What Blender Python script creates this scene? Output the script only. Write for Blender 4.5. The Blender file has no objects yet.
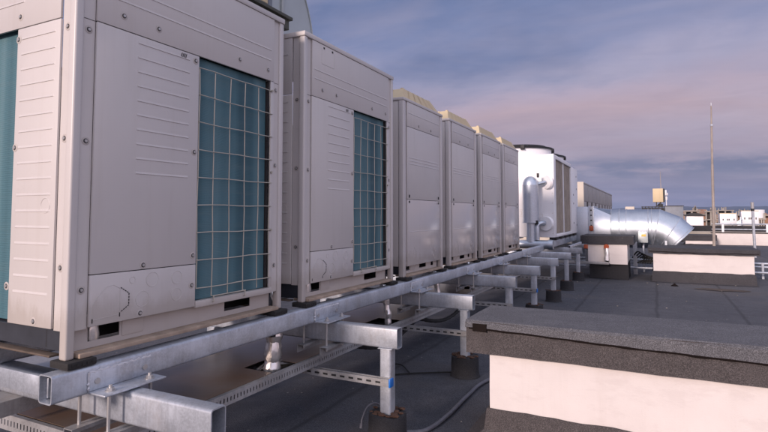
import bpy, bmesh, math, random
from mathutils import Vector, Matrix, noise
R = math.radians
random.seed(11)
scene = bpy.context.scene
COL = scene.collection
G = -1.31            # roof level (the camera is the origin)

# ------------------------------------------------------------------ materials
def newmat(name):
    m = bpy.data.materials.new(name); m.use_nodes = True
    nt = m.node_tree; b = nt.nodes['Principled BSDF']
    return m, nt, b
def nd(nt, t, **kw):
    n = nt.nodes.new(t)
    for k, v in kw.items():
        if k in n.inputs: n.inputs[k].default_value = v
        else: setattr(n, k, v)
    return n
def ramp(nt, src, stops):
    r = nt.nodes.new('ShaderNodeValToRGB')
    e = r.color_ramp.elements
    while len(e) < len(stops): e.new(0.5)
    for i, (p, c) in enumerate(stops):
        e[i].position = p; e[i].color = (*c, 1) if len(c) == 3 else c
    nt.links.new(src, r.inputs[0]); return r.outputs[0]
def mixc(nt, f, a, b, mode='MIX'):
    m = nt.nodes.new('ShaderNodeMix'); m.data_type = 'RGBA'; m.blend_type = mode
    for s, v in ((m.inputs['Factor'], f), (m.inputs['A'], a), (m.inputs['B'], b)):
        if hasattr(v, 'links'): nt.links.new(v, s)
        elif isinstance(v, (int, float)): s.default_value = v
        else: s.default_value = (*v, 1)
    return m.outputs['Result']
def coords(nt, scale=(1, 1, 1)):
    tc = nt.nodes.new('ShaderNodeTexCoord'); mp = nt.nodes.new('ShaderNodeMapping')
    mp.inputs['Scale'].default_value = scale
    nt.links.new(tc.outputs['Object'], mp.inputs['Vector']); return mp.outputs[0]
def noisef(nt, vec, scale, detail=4, rough=.55):
    n = nd(nt, 'ShaderNodeTexNoise', Scale=scale, Detail=detail, Roughness=rough)
    nt.links.new(vec, n.inputs['Vector']); return n.outputs['Fac']
def bump(nt, b, h, strength=.2, dist=.002):
    n = nd(nt, 'ShaderNodeBump', Strength=strength, Distance=dist)
    nt.links.new(h, n.inputs['Height']); nt.links.new(n.outputs[0], b.inputs['Normal'])

def simple(name, c, rough=.5, metal=0., var=.15, scale=6, bstr=0, bscale=80, c2=None, spec=.5):
    m, nt, b = newmat(name)
    v = coords(nt)
    f = noisef(nt, v, scale, 5, .6)
    c2 = c2 or tuple(x * (1 - var) for x in c)
    nt.links.new(ramp(nt, f, [(.35, c), (.68, c2)]), b.inputs['Base Color'])
    b.inputs['Roughness'].default_value = rough; b.inputs['Metallic'].default_value = metal
    b.inputs['Specular IOR Level'].default_value = spec
    if bstr: bump(nt, b, noisef(nt, v, bscale, 3), bstr)
    return m

def paint(name, c, rough, dirt=.35, wave=.0, dust=False):
    m, nt, b = newmat(name)
    v = coords(nt)
    big = noisef(nt, v, 1.7, 5, .6)
    streak = noisef(nt, coords(nt, (14, 14, 1.2)), 1.0, 4, .6)
    col = mixc(nt, ramp(nt, big, [(.35, (0, 0, 0)), (.75, (dirt,) * 3)]), c, tuple(x * .82 for x in c))
    col = mixc(nt, ramp(nt, streak, [(.55, (0, 0, 0)), (.8, (dirt * .6,) * 3)]), col, (c[0] * .72, c[1] * .68, c[2] * .62))
    oi = nt.nodes.new('ShaderNodeObjectInfo')
    tone = ramp(nt, oi.outputs['Random'], [(0, (.95, .95, .955)), (1, (1.03, 1.025, 1.01))])
    col = mixc(nt, 1.0, col, tone, 'MULTIPLY')
    if dust:
        sz = nt.nodes.new('ShaderNodeSeparateXYZ'); nt.links.new(v, sz.inputs[0])
        ma = nt.nodes.new('ShaderNodeMath'); ma.operation = 'MULTIPLY_ADD'; nt.links.new(noisef(nt, coords(nt, (7, 7, 2.5)), 1, 6, .7), ma.inputs[0]); ma.inputs[1].default_value = -.28; nt.links.new(sz.outputs['Z'], ma.inputs[2])
        col = mixc(nt, ramp(nt, ma.outputs[0], [(0.0, (.45,) * 3), (.06, (0, 0, 0))]), col, (.36, .31, .26))
        sm = noisef(nt, coords(nt, (2.2, 2.2, 3.4)), 1, 8, .72)
        col = mixc(nt, ramp(nt, sm, [(.60, (0, 0, 0)), (.68, (.16,) * 3), (.8, (.05,) * 3)]), col, (.40, .36, .33))
    nt.links.new(col, b.inputs['Base Color'])
    r = nd(nt, 'ShaderNodeMapRange', **{'To Min': rough - .06, 'To Max': rough + .12})
    nt.links.new(noisef(nt, v, 9, 4), r.inputs['Value']); nt.links.new(r.outputs[0], b.inputs['Roughness'])
    fine = noisef(nt, v, 420, 2, .5)
    if wave:
        w = noisef(nt, v, 2.3, 2, .4)
        ad = nd(nt, 'ShaderNodeMath', operation='MULTIPLY'); ad.inputs[1].default_value = 1.0
        nt.links.new(w, ad.inputs[0])
        n1 = nd(nt, 'ShaderNodeBump', Strength=wave, Distance=.01); nt.links.new(ad.outputs[0], n1.inputs['Height'])
        n2 = nd(nt, 'ShaderNodeBump', Strength=.05, Distance=.0006); nt.links.new(fine, n2.inputs['Height'])
        nt.links.new(n1.outputs[0], n2.inputs['Normal']); nt.links.new(n2.outputs[0], b.inputs['Normal'])
    else:
        bump(nt, b, fine, .12, .0006)
    return m

def galv(name, base=.47, rough=.40, metal=.55, tint=(.94, 1.0, 1.09), dust=.34, spangle=.6):
    m, nt, b = newmat(name)
    v = coords(nt)
    vo = nd(nt, 'ShaderNodeTexVoronoi', Scale=150.0); nt.links.new(v, vo.inputs['Vector'])
    bw = nd(nt, 'ShaderNodeRGBToBW'); nt.links.new(vo.outputs['Color'], bw.inputs[0])
    lo = tuple(base * .90 * t for t in tint); hi = tuple(base * 1.06 * t for t in tint)
    c = ramp(nt, bw.outputs[0], [(.2, lo), (.8, hi)])
    cl = noisef(nt, v, 5, 6, .65)
    c = mixc(nt, ramp(nt, cl, [(.45, (0, 0, 0)), (.60, (spangle,) * 3)]), c, tuple(base * 1.45 * t for t in tint))
    vs_ = noisef(nt, coords(nt, (60, 60, 4)), 1, 4, .6)
    c = mixc(nt, ramp(nt, vs_, [(.5, (0, 0, 0)), (.75, (spangle * .7,) * 3)]), c, tuple(base * .72 * t for t in tint))
    ru = noisef(nt, coords(nt, (3, 3, 1.3)), 2.6, 6, .7)
    c = mixc(nt, ramp(nt, ru, [(.54, (0, 0, 0)), (.74, (dust,) * 3)]), c, (.30, .24, .19))
    nt.links.new(c, b.inputs['Base Color'])
    mr = nd(nt, 'ShaderNodeMapRange', **{'To Min': rough - .12, 'To Max': rough + .2})
    nt.links.new(cl, mr.inputs['Value']); nt.links.new(mr.outputs[0], b.inputs['Roughness'])
    b.inputs['Metallic'].default_value = metal
    bump(nt, b, noisef(nt, v, 30, 4), .16, .002)
    return m

def membrane(name, c1, c2, gran=500, spots=.0, seams=False, rough=.88):
    m, nt, b = newmat(name)
    v = coords(nt)
    g = noisef(nt, v, gran, 2, .7)
    big = noisef(nt, v, .55, 6, .65)
    med = noisef(nt, v, 7, 5, .7)
    c = ramp(nt, big, [(.35, c1), (.66, c2)])
    c = mixc(nt, ramp(nt, med, [(.4, (0, 0, 0)), (.75, (.35,) * 3)]), c, tuple(x * 1.5 for x in c2))
    c = mixc(nt, 1.0, c, ramp(nt, g, [(.3, (.45,) * 3), (.5, (1, 1, 1)), (.68, (2.0,) * 3)]), 'MULTIPLY')
    if seams:
        # long laps of the felt sheets, one metre apart, each with a dark bleed of bitumen
        sx = nd(nt, 'ShaderNodeSeparateXYZ'); 
        wob = nd(nt, 'ShaderNodeMixRGB'); 
        nz = nd(nt, 'ShaderNodeTexNoise', Scale=2.0, Detail=3.0); nt.links.new(v, nz.inputs['Vector'])
        va = nd(nt, 'ShaderNodeVectorMath', operation='MULTIPLY_ADD'); va.inputs[1].default_value = (.05, .05, .05)
        nt.links.new(nz.outputs['Color'], va.inputs[0]); nt.links.new(v, va.inputs[2]); nt.links.new(va.outputs[0], sx.inputs[0])
        fr = nd(nt, 'ShaderNodeMath', operation='PINGPONG'); fr.inputs[1].default_value = .5
        nt.links.new(sx.outputs['X'], fr.inputs[0])
        c = mixc(nt, ramp(nt, fr.outputs[0], [(0, (.7,) * 3), (.012, (.55,) * 3), (.03, (0, 0, 0))]), c, tuple(x * .5 for x in c1))
        pb = noisef(nt, v, 1.1, 3, .5)
        c = mixc(nt, ramp(nt, pb, [(.56, (0, 0, 0)), (.62, (.28,) * 3), (.7, (.1,) * 3)]), c, (.085, .07, .06))
    if spots:
        sp = nd(nt, 'ShaderNodeTexVoronoi', Scale=7.0); nt.links.new(v, sp.inputs['Vector'])
        c = mixc(nt, ramp(nt, sp.outputs['Distance'], [(spots, (.8,) * 3), (spots + .012, (0, 0, 0))]), c, (.30, .27, .24))
    nt.links.new(c, b.inputs['Base Color'])
    b.inputs['Roughness'].default_value = rough
    bump(nt, b, g, .6, .0022)
    return m

def stucco(name, c, edge=.2):
    m, nt, b = newmat(name)
    v = coords(nt)
    big = noisef(nt, v, 2.2, 6, .62)
    st = noisef(nt, coords(nt, (9, 9, .9)), 1, 5, .65)
    col = mixc(nt, ramp(nt, big, [(.38, (0, 0, 0)), (.7, (.45,) * 3)]), c, (c[0] * .80, c[1] * .78, c[2] * .78))
    col = mixc(nt, ramp(nt, st, [(.56, (0, 0, 0)), (.85, (.22,) * 3)]), col, (c[0] * .62, c[1] * .55, c[2] * .5))
    blot = noisef(nt, coords(nt, (1.6, 1.6, 5)), 1.3, 8, .75)
    col = mixc(nt, ramp(nt, blot, [(.54, (0, 0, 0)), (.63, (.22,) * 3), (.74, (.06,) * 3)]), col, (c[0] * .70, c[1] * .66, c[2] * .66))
    nt.links.new(col, b.inputs['Base Color']); b.inputs['Roughness'].default_value = .85
    bump(nt, b, noisef(nt, v, 140, 4, .7), .35, .002)
    return m

def coilmat():
    m, nt, b = newmat('teal_coated_fins')
    v = coords(nt)
    z = nd(nt, 'ShaderNodeTexWave', Scale=60.0, Distortion=.3, Detail=1.0); z.bands_direction = 'Z'; nt.links.new(v, z.inputs['Vector'])
    y = noisef(nt, coords(nt, (9, 9, .08)), 1.0, 2, .4)
    c = ramp(nt, y, [(.35, (.040, .105, .128)), (.5, (.068, .158, .185)), (.68, (.12, .22, .245))])
    c = mixc(nt, ramp(nt, z.outputs['Fac'], [(.3, (0, 0, 0)), (.9, (.3,) * 3)]), c, (.03, .09, .12))
    c = mixc(nt, ramp(nt, noisef(nt, coords(nt, (2, 2, 24)), 1, 4, .6), [(.5, (0, 0, 0)), (.8, (.3,) * 3)]), c, (.12, .17, .17))
    nt.links.new(c, b.inputs['Base Color']); b.inputs['Roughness'].default_value = .5
    bump(nt, b, z.outputs['Fac'], .35, .002)
    return m

PAINT = (.56, .525, .505)
M = dict(
    paint=paint('cream_grey_paint', PAINT, .42, dust=True),
    paint_b=paint('cream_grey_paint_smooth', PAINT, .34, wave=.05, dust=True),
    gloss=paint('glossy_cream_grey_paint', (.54, .495, .475), .14, .2, wave=.06, dust=True),
    dusty=simple('dust_covered_paint', (.42, .32, .24), .8, 0, .4, 12),
    beige=paint('yellowed_beige_plastic', (.62, .50, .31), .6),
    white=paint('white_paint', (.80, .79, .80), .35, .25),
    cap=simple('dark_plastic', (.012, .012, .013), .6),
    brownflange=simple('brown_stained_flange', (.13, .095, .07), .75, 0, .4, 10),
    slate=simple('dark_slate_steel', (.05, .055, .07), .55, .3, .3, 8),
    rubber=simple('black_rubber', (.02, .018, .017), .85, bstr=.3),
    coil=coilmat(),
    wire=simple('coated_wire', (.50, .46, .38), .4, .3),
    darkgap=simple('shadow_gap_interior', (.05, .045, .045), .8),
    galv=galv('galvanized_steel'),
    galv2=galv('dull_galvanized_strip', .30, .5, .4, (1.0, .99, .99), .6),
    lid=simple('dirty_metal_tray_lid', (.17, .10, .055), .36, .25, .5, 2.2, c2=(.20, .165, .14)),
    foil=simple('crinkled_foil', (.80, .77, .74), .34, .85, .25, 14, 1.0, 26),
    roof=membrane('roofing_felt', (.040, .042, .050), (.066, .067, .076), 190, .05, True),
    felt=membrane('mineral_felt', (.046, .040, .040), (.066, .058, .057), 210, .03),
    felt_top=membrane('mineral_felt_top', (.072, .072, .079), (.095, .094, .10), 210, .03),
    cfelt=membrane('charcoal_felt', (.026, .026, .030), (.042, .040, .044), 200, .03),
    pad=membrane('wrapped_felt', (.015, .015, .017), (.024, .023, .025), 300),
    bitumen=simple('black_bitumen', (.010, .006, .005), .8, 0, .4, 20, .4, 60, spec=.15),
    stucco=stucco('off_white_render', (.67, .62, .59)),
    stain=simple('dried_mud_stain', (.075, .055, .045), .9, 0, .4, 9),
    rust=simple('rusty_soil', (.10, .05, .03), .9, 0, .5, 40, .5, 60),
    duct=galv('shiny_duct_steel', .54, .37, .93, (.90, .98, 1.08), .04, .12),
    ductold=simple('grey_duct_sheet', (.45, .49, .49), .42, .25, .15, 3),
    olive=simple('dark_olive_sheet', (.09, .09, .07), .6, .3),
    brownfin=simple('dirty_brown_fins', (.33, .27, .21), .7, 0, .35, 6),
    orange=simple('orange_plastic', (.45, .10, .04), .6),
    blue=simple('blue_plastic_cap', (.01, .16, .55), .4),
    yellow=simple('yellow_sticker', (.75, .50, .10), .5),
    cable=simple('grey_conduit', (.13, .13, .15), .5, 0, .3, 30),
    black=simple('black_foam', (.012, .012, .012), .8, bstr=.4, bscale=50),
    concrete=simple('weathered_concrete', (.34, .31, .27), .85, 0, .35, .3),
    brick=simple('brick_orange', (.34, .19, .12), .85, 0, .35, .3),
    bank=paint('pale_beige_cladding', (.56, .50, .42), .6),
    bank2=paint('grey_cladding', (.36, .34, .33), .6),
    slot=simple('dark_slot', (.045, .035, .028), .8),
    greysheet=simple('blue_grey_sheet', (.19, .21, .24), .6, .1),
    zinc=simple('bright_zinc_spray', (.66, .66, .68), .5, .3, .3, 40),
    rod=simple('zinc_rod', (.48, .47, .46), .4, .6),
    mastm=simple('weathered_mast_paint', (.36, .31, .27), .6, .1, .3, 4),
    hill=simple('wooded_hill', (.03, .042, .04), .95, 0, .3, .002),
    city=simple('town_ground', (.09, .085, .075), .95, 0, .4, .02),
    foliage=simple('dark_foliage', (.05, .065, .035), .9, 0, .4, .4),
)

# ------------------------------------------------------------------ mesh helper
class MB:
    def __init__(s): s.bm = bmesh.new(); s.mats = []
    def mi(s, m):
        if m is None: return 0
        if m not in s.mats: s.mats.append(m)
        return s.mats.index(m)
    def add(s, verts, faces, m=None):
        i = s.mi(m); vs = [s.bm.verts.new(v) for v in verts]
        for f in faces:
            try: fc = s.bm.faces.new([vs[k] for k in f]); fc.material_index = i
            except ValueError: pass
        return s
    def box(s, x0, x1, y0, y1, z0, z1, b=0, m=None, seg=2):
        if x1 < x0: x0, x1 = x1, x0
        if y1 < y0: y0, y1 = y1, y0
        if z1 < z0: z0, z1 = z1, z0
        V = [(x, y, z) for x in (x0, x1) for y in (y0, y1) for z in (z0, z1)]
        F = [(0, 1, 3, 2), (4, 6, 7, 5), (0, 4, 5, 1), (2, 3, 7, 6), (0, 2, 6, 4), (1, 5, 7, 3)]
        if not b: return s.add(V, F, m)
        t = bmesh.new(); vs = [t.verts.new(v) for v in V]
        for f in F: t.faces.new([vs[k] for k in f])
        bmesh.ops.bevel(t, geom=t.edges[:], offset=b, segments=seg, affect='EDGES', profile=.5)
        t.verts.index_update()
        s.add([v.co[:] for v in t.verts], [[v.index for v in f.verts] for f in t.faces], m); t.free(); return s
    def cyl(s, p0, p1, r, r1=None, n=16, m=None, cap=True):
        r1 = r if r1 is None else r1
        p0, p1 = Vector(p0), Vector(p1); d = (p1 - p0).normalized()
        a = d.orthogonal().normalized(); b = d.cross(a)
        V = [p0 + (a * math.cos(t) + b * math.sin(t)) * r for t in [2 * math.pi * k / n for k in range(n)]]
        V += [p1 + (a * math.cos(t) + b * math.sin(t)) * r1 for t in [2 * math.pi * k / n for k in range(n)]]
        F = [(k, (k + 1) % n, n + (k + 1) % n, n + k) for k in range(n)]
        if cap: F += [tuple(range(n))[::-1], tuple(range(n, 2 * n))]
        return s.add(V, F, m)
    def tube(s, pts, r, n=8, m=None, cap=True):
        pts = [Vector(p) for p in pts]; rs = r if isinstance(r, (list, tuple)) else [r] * len(pts)
        V = []; prev = None
        for i, p in enumerate(pts):
            d = (pts[min(i + 1, len(pts) - 1)] - pts[max(i - 1, 0)]).normalized()
            if prev is None: a = d.orthogonal().normalized()
            else: a = (prev - d * prev.dot(d)).normalized()
            prev = a; b = d.cross(a)
            V += [p + (a * math.cos(t) + b * math.sin(t)) * rs[i] for t in [2 * math.pi * k / n for k in range(n)]]
        F = []
        for i in range(len(pts) - 1):
            F += [(i * n + k, i * n + (k + 1) % n, (i + 1) * n + (k + 1) % n, (i + 1) * n + k) for k in range(n)]
        if cap: F += [tuple(range(n))[::-1], tuple(range((len(pts) - 1) * n, len(pts) * n))]
        return s.add(V, F, m)
    def rings(s, rings, m=None, cap=True):
        n = len(rings[0]); V = [p for r in rings for p in r]; F = []
        for i in range(len(rings) - 1):
            F += [(i * n + k, i * n + (k + 1) % n, (i + 1) * n + (k + 1) % n, (i + 1) * n + k) for k in range(n)]
        if cap: F += [tuple(range(n))[::-1], tuple(range((len(rings) - 1) * n, len(rings) * n))]
        return s.add(V, F, m)
    def extrude(s, poly, axis, a, b, m=None):
        """closed 2-D polygon swept along an axis"""
        def P(u, v, w):
            return {'X': (w, u, v), 'Y': (u, w, v), 'Z': (u, v, w)}[axis]
        n = len(poly)
        V = [P(u, v, a) for u, v in poly] + [P(u, v, b) for u, v in poly]
        return s.add(V, [(k, (k + 1) % n, n + (k + 1) % n, n + k) for k in range(n)] + [tuple(range(n))[::-1], tuple(range(n, 2 * n))], m)
    def rhs(s, axis, a, b, u0, u1, v0, v1, t=.005, r=.010, m=None):
        """hollow rectangular section with rounded corners"""
        def ring(o, rr):
            P = []
            for cx, cy, st in ((u1 - o - rr, v1 - o - rr, 0), (u0 + o + rr, v1 - o - rr, 90), (u0 + o + rr, v0 + o + rr, 180), (u1 - o - rr, v0 + o + rr, 270)):
                for k in range(4):
                    t_ = R(st + 30 * k); P.append((cx + rr * math.cos(t_), cy + rr * math.sin(t_)))
            return P
        O, I = ring(0, r), ring(t, max(r - t, .002)); n = len(O)
        def P(p, w): return {'X': (w, p[0], p[1]), 'Y': (p[0], w, p[1]), 'Z': (p[0], p[1], w)}[axis]
        V = [P(p, a) for p in O] + [P(p, b) for p in O] + [P(p, a) for p in I] + [P(p, b) for p in I]
        F = []
        for k in range(n):
            j = (k + 1) % n
            F += [(k, j, n + j, n + k), (2 * n + j, 2 * n + k, 3 * n + k, 3 * n + j), (k, 2 * n + k, 2 * n + j, j), (n + j, 3 * n + j, 3 * n + k, n + k)]
        return s.add(V, F, m)
    def ringat(s, c, axis, r, t=.0015, n=24, m=None):
        pts = []
        for k in range(n + 1):
            a = 2 * math.pi * k / n; u, v = r * math.cos(a), r * math.sin(a)
            pts.append({'X': (c[0], c[1] + u, c[2] + v), 'Y': (c[0] + u, c[1], c[2] + v), 'Z': (c[0] + u, c[1] + v, c[2])}[axis])
        return s.tube(pts, t, 5, m)
    def each(s, name, mat=None, parent=None, label=None, ang=32):
        """one object for every piece that touches no other piece"""
        s.bm.verts.ensure_lookup_table(); s.bm.verts.index_update()
        seen = {}; isl = []
        for v in s.bm.verts:
            if v.index in seen: continue
            st = [v]; seen[v.index] = len(isl); cur = []
            while st:
                a = st.pop(); cur.append(a)
                for e in a.link_edges:
                    b = e.other_vert(a)
                    if b.index not in seen: seen[b.index] = len(isl); st.append(b)
            isl.append([[cur], [min(p.co[k] for p in cur) - .0015 for k in range(3)], [max(p.co[k] for p in cur) + .0015 for k in range(3)]])
        ch = True
        while ch:
            ch = False
            for i in range(len(isl)):
                for j in range(i + 1, len(isl)):
                    A_, B_ = isl[i], isl[j]
                    if all(A_[1][k] <= B_[2][k] and B_[1][k] <= A_[2][k] for k in range(3)):
                        A_[0] += B_[0]; A_[1] = [min(A_[1][k], B_[1][k]) for k in range(3)]; A_[2] = [max(A_[2][k], B_[2][k]) for k in range(3)]
                        isl.pop(j); ch = True; break
                if ch: break
        first = None
        for g in isl:
            vs = [v for c in g[0] for v in c]; ix = {v.index: k for k, v in enumerate(vs)}
            q = MB(); q.mats = list(s.mats)
            nv = [q.bm.verts.new(v.co) for v in vs]; done = set()
            for v in vs:
                for f_ in v.link_faces:
                    key = tuple(sorted(w.index for w in f_.verts))
                    if key in done: continue
                    done.add(key)
                    try: nf = q.bm.faces.new([nv[ix[w.index]] for w in f_.verts]); nf.material_index = f_.material_index
                    except ValueError: pass
            o = q.build(name, mat, parent, label, ang); first = first or o
        s.bm.free(); return first
    def build(s, name, mat=None, parent=None, label=None, ang=32):
        me = bpy.data.meshes.new(name)
        loc = parent_loc(parent)
        for v in s.bm.verts: v.co -= loc
        bmesh.ops.recalc_face_normals(s.bm, faces=s.bm.faces[:])
        s.bm.to_mesh(me); s.bm.free()
        for m in (s.mats or [mat]): me.materials.append(M[m] if isinstance(m, str) else m)
        me.polygons.foreach_set('use_smooth', [True] * len(me.polygons))
        me.set_sharp_from_angle(angle=R(ang)); me.update()
        o = bpy.data.objects.new(name, me); COL.objects.link(o)
        if parent: o.parent = parent
        if label: o['label'] = label
        return o
def parent_loc(p):
    v = Vector((0, 0, 0))
    while p: v += p.location; p = p.parent
    return v
def tag(o, label=None, cat=None, group=None, kind=None):
    for k, v in (('label', label), ('category', cat), ('group', group), ('kind', kind)):
        if v: o[k] = v
    return o
def thing(name, loc, label, cat, group=None):
    o = bpy.data.objects.new(name, None); COL.objects.link(o); o.location = loc; o.empty_display_size = .1
    return tag(o, label, cat, group)
def copy_tree(o, parent=None):
    c = o.copy(); COL.objects.link(c)
    if parent: c.parent = parent
    for ch in list(o.children): copy_tree(ch, c)
    return c
def rough(mb, amp, sc=6, keepz=None):
    """small irregular displacement of every vertex in a mesh"""
    for v in mb.bm.verts:
        n = noise.noise_vector(v.co * sc)
        v.co += Vector(n) * amp
    return mb
def gridbox(mb, x0, x1, y0, y1, z0, z1, st=.08, m=None):
    """box with subdivided faces, so that its surface can be made uneven"""
    t = bmesh.new(); bmesh.ops.create_cube(t, size=1)
    for v in t.verts: v.co = Vector(((x0 + x1) / 2 + v.co.x * (x1 - x0), (y0 + y1) / 2 + v.co.y * (y1 - y0), (z0 + z1) / 2 + v.co.z * (z1 - z0)))
    for ax, L in enumerate((x1 - x0, y1 - y0, z1 - z0)):
        k = max(1, int(L / st))
        a0 = (x0, y0, z0)[ax]
        for i in range(1, k):
            co = [0, 0, 0]; co[ax] = a0 + L * i / k; no = [0, 0, 0]; no[ax] = 1
            bmesh.ops.bisect_plane(t, geom=t.verts[:] + t.edges[:] + t.faces[:], plane_co=co, plane_no=no)
    t.verts.index_update()
    mb.add([v.co[:] for v in t.verts], [[v.index for v in f.verts] for f in t.faces], m); t.free()
    return mb

# ------------------------------------------------------------------ screws
def screw_mesh():
    mb = MB()
    mb.cyl((.0005, 0, 0), (.0018, 0, 0), .0165, .0115, 20, 'paint')
    mb.cyl((.0016, 0, 0), (.0022, 0, 0), .0095, .0095, 16, 'darkgap')
    mb.cyl((.002, 0, 0), (.0055, 0, 0), .0068, .006, 6, 'rod')
    return mb
_screw = []
def screw(parent, x, y, z, side=False):
    if not _screw:
        o = screw_mesh().build('screw', None, None); _screw.append(o.data)
        bpy.data.objects.remove(o)
    o = bpy.data.objects.new('screw', _screw[0]); COL.objects.link(o); o.parent = parent
    o.location = (x, y, z)
    if side: o.rotation_euler = (0, 0, R(-90))
    return o
def rib(mb, y0, y1, z, x=.0, h=.012, d=.0024):
    """pressed louvre line: sharp lower lip, sloped top (front face)"""
    V = [(x - .001, y0, z + h), (x - .001, y1, z + h), (x + d, y0 + .006, z), (x + d, y1 - .006, z), (x - .001, y0, z - .0015), (x - .001, y1, z - .0015)]
    mb.add(V, [(0, 2, 3, 1), (2, 4, 5, 3), (0, 4, 2), (1, 3, 5)])
def rib_side(mb, x0, x1, z, y=.0, h=.012, d=.0024):
    V = [(x0, y + .001, z + h), (x1, y + .001, z + h), (x0 + .006, y - d, z), (x1 - .006, y - d, z), (x0, y + .001, z - .0015), (x1, y + .001, z - .0015)]
    mb.add(V, [(0, 1, 3, 2), (2, 3, 5, 4), (0, 2, 4), (1, 5, 3)])

def c_base(root, W, D, slots, plate):
    """base frame: recessed web with handle slots, dusty lower flange"""
    mb = MB()
    # front web with the slots left open
    ys = [.04] + [v for s_ in slots for v in s_] + [W - .04]
    for a, b in zip(ys[0::2], ys[1::2]): mb.box(-.052, -.048, a, b, .042, .098)
    mb.box(-.052, -.048, .04, W - .04, .014, .042); mb.box(-.052, -.048, .04, W - .04, .098, .118)
    mb.box(-D + .02, -D + .024, .04, W - .04, .014, .118)
    o = mb.each('base_frame', 'paint', root)
    for y, sgn in ((.050, -1), (W - .054, 1)):
        mb = MB(); mb.box(-D + .04, -.04, y, y + .004, .014, .101)
        mb.box(-D + .04, -.04, y - .035 if sgn < 0 else y + .004, y if sgn < 0 else y + .039, .0985, .1015)
        mb.cyl((-.10, y - .002, .035), (-.10, y + .006, .035), .008, n=8)
        mb.each('side_channel', 'slate', o)
    mb = MB()
    mb.box(-.10, .016, .045, W - .045, .001, .018, .003)
    mb.build('lower_flange', 'dusty', o, 'brown dusty lower flange')
    mb = MB(); mb.box(-D + .04, -.10, .004, .045, .001, .009, .002); mb.box(-D + .04, -.10, W - .045, W - .004, .001, .009, .002)
    mb.box(-D, -D + .1, .05, W - .05, .001, .009, .002); mb.each('side_flange', 'brownflange', o)
    mb = MB(); mb.box(-.20, -.19, .05, W - .05, .02, .11); mb.build('inner_liner', 'cap', o)
    a, b = plate
    MB().box(-.048, -.045, a, b, .036, .096, .001).build('cover_plate', 'paint_b', o)

def foot(root, x, y):
    mb = MB()
    mb.box(x - .07, x + .035, y - .012, y + .10, -.026, .0, .004)
    for k in range(5): mb.box(x + .033, x + .0372, y + .004 + k * .019, y + .012 + k * .019, -.017, -.008, m=None)
    mb.build('rubber_foot', 'rubber', root)

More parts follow.
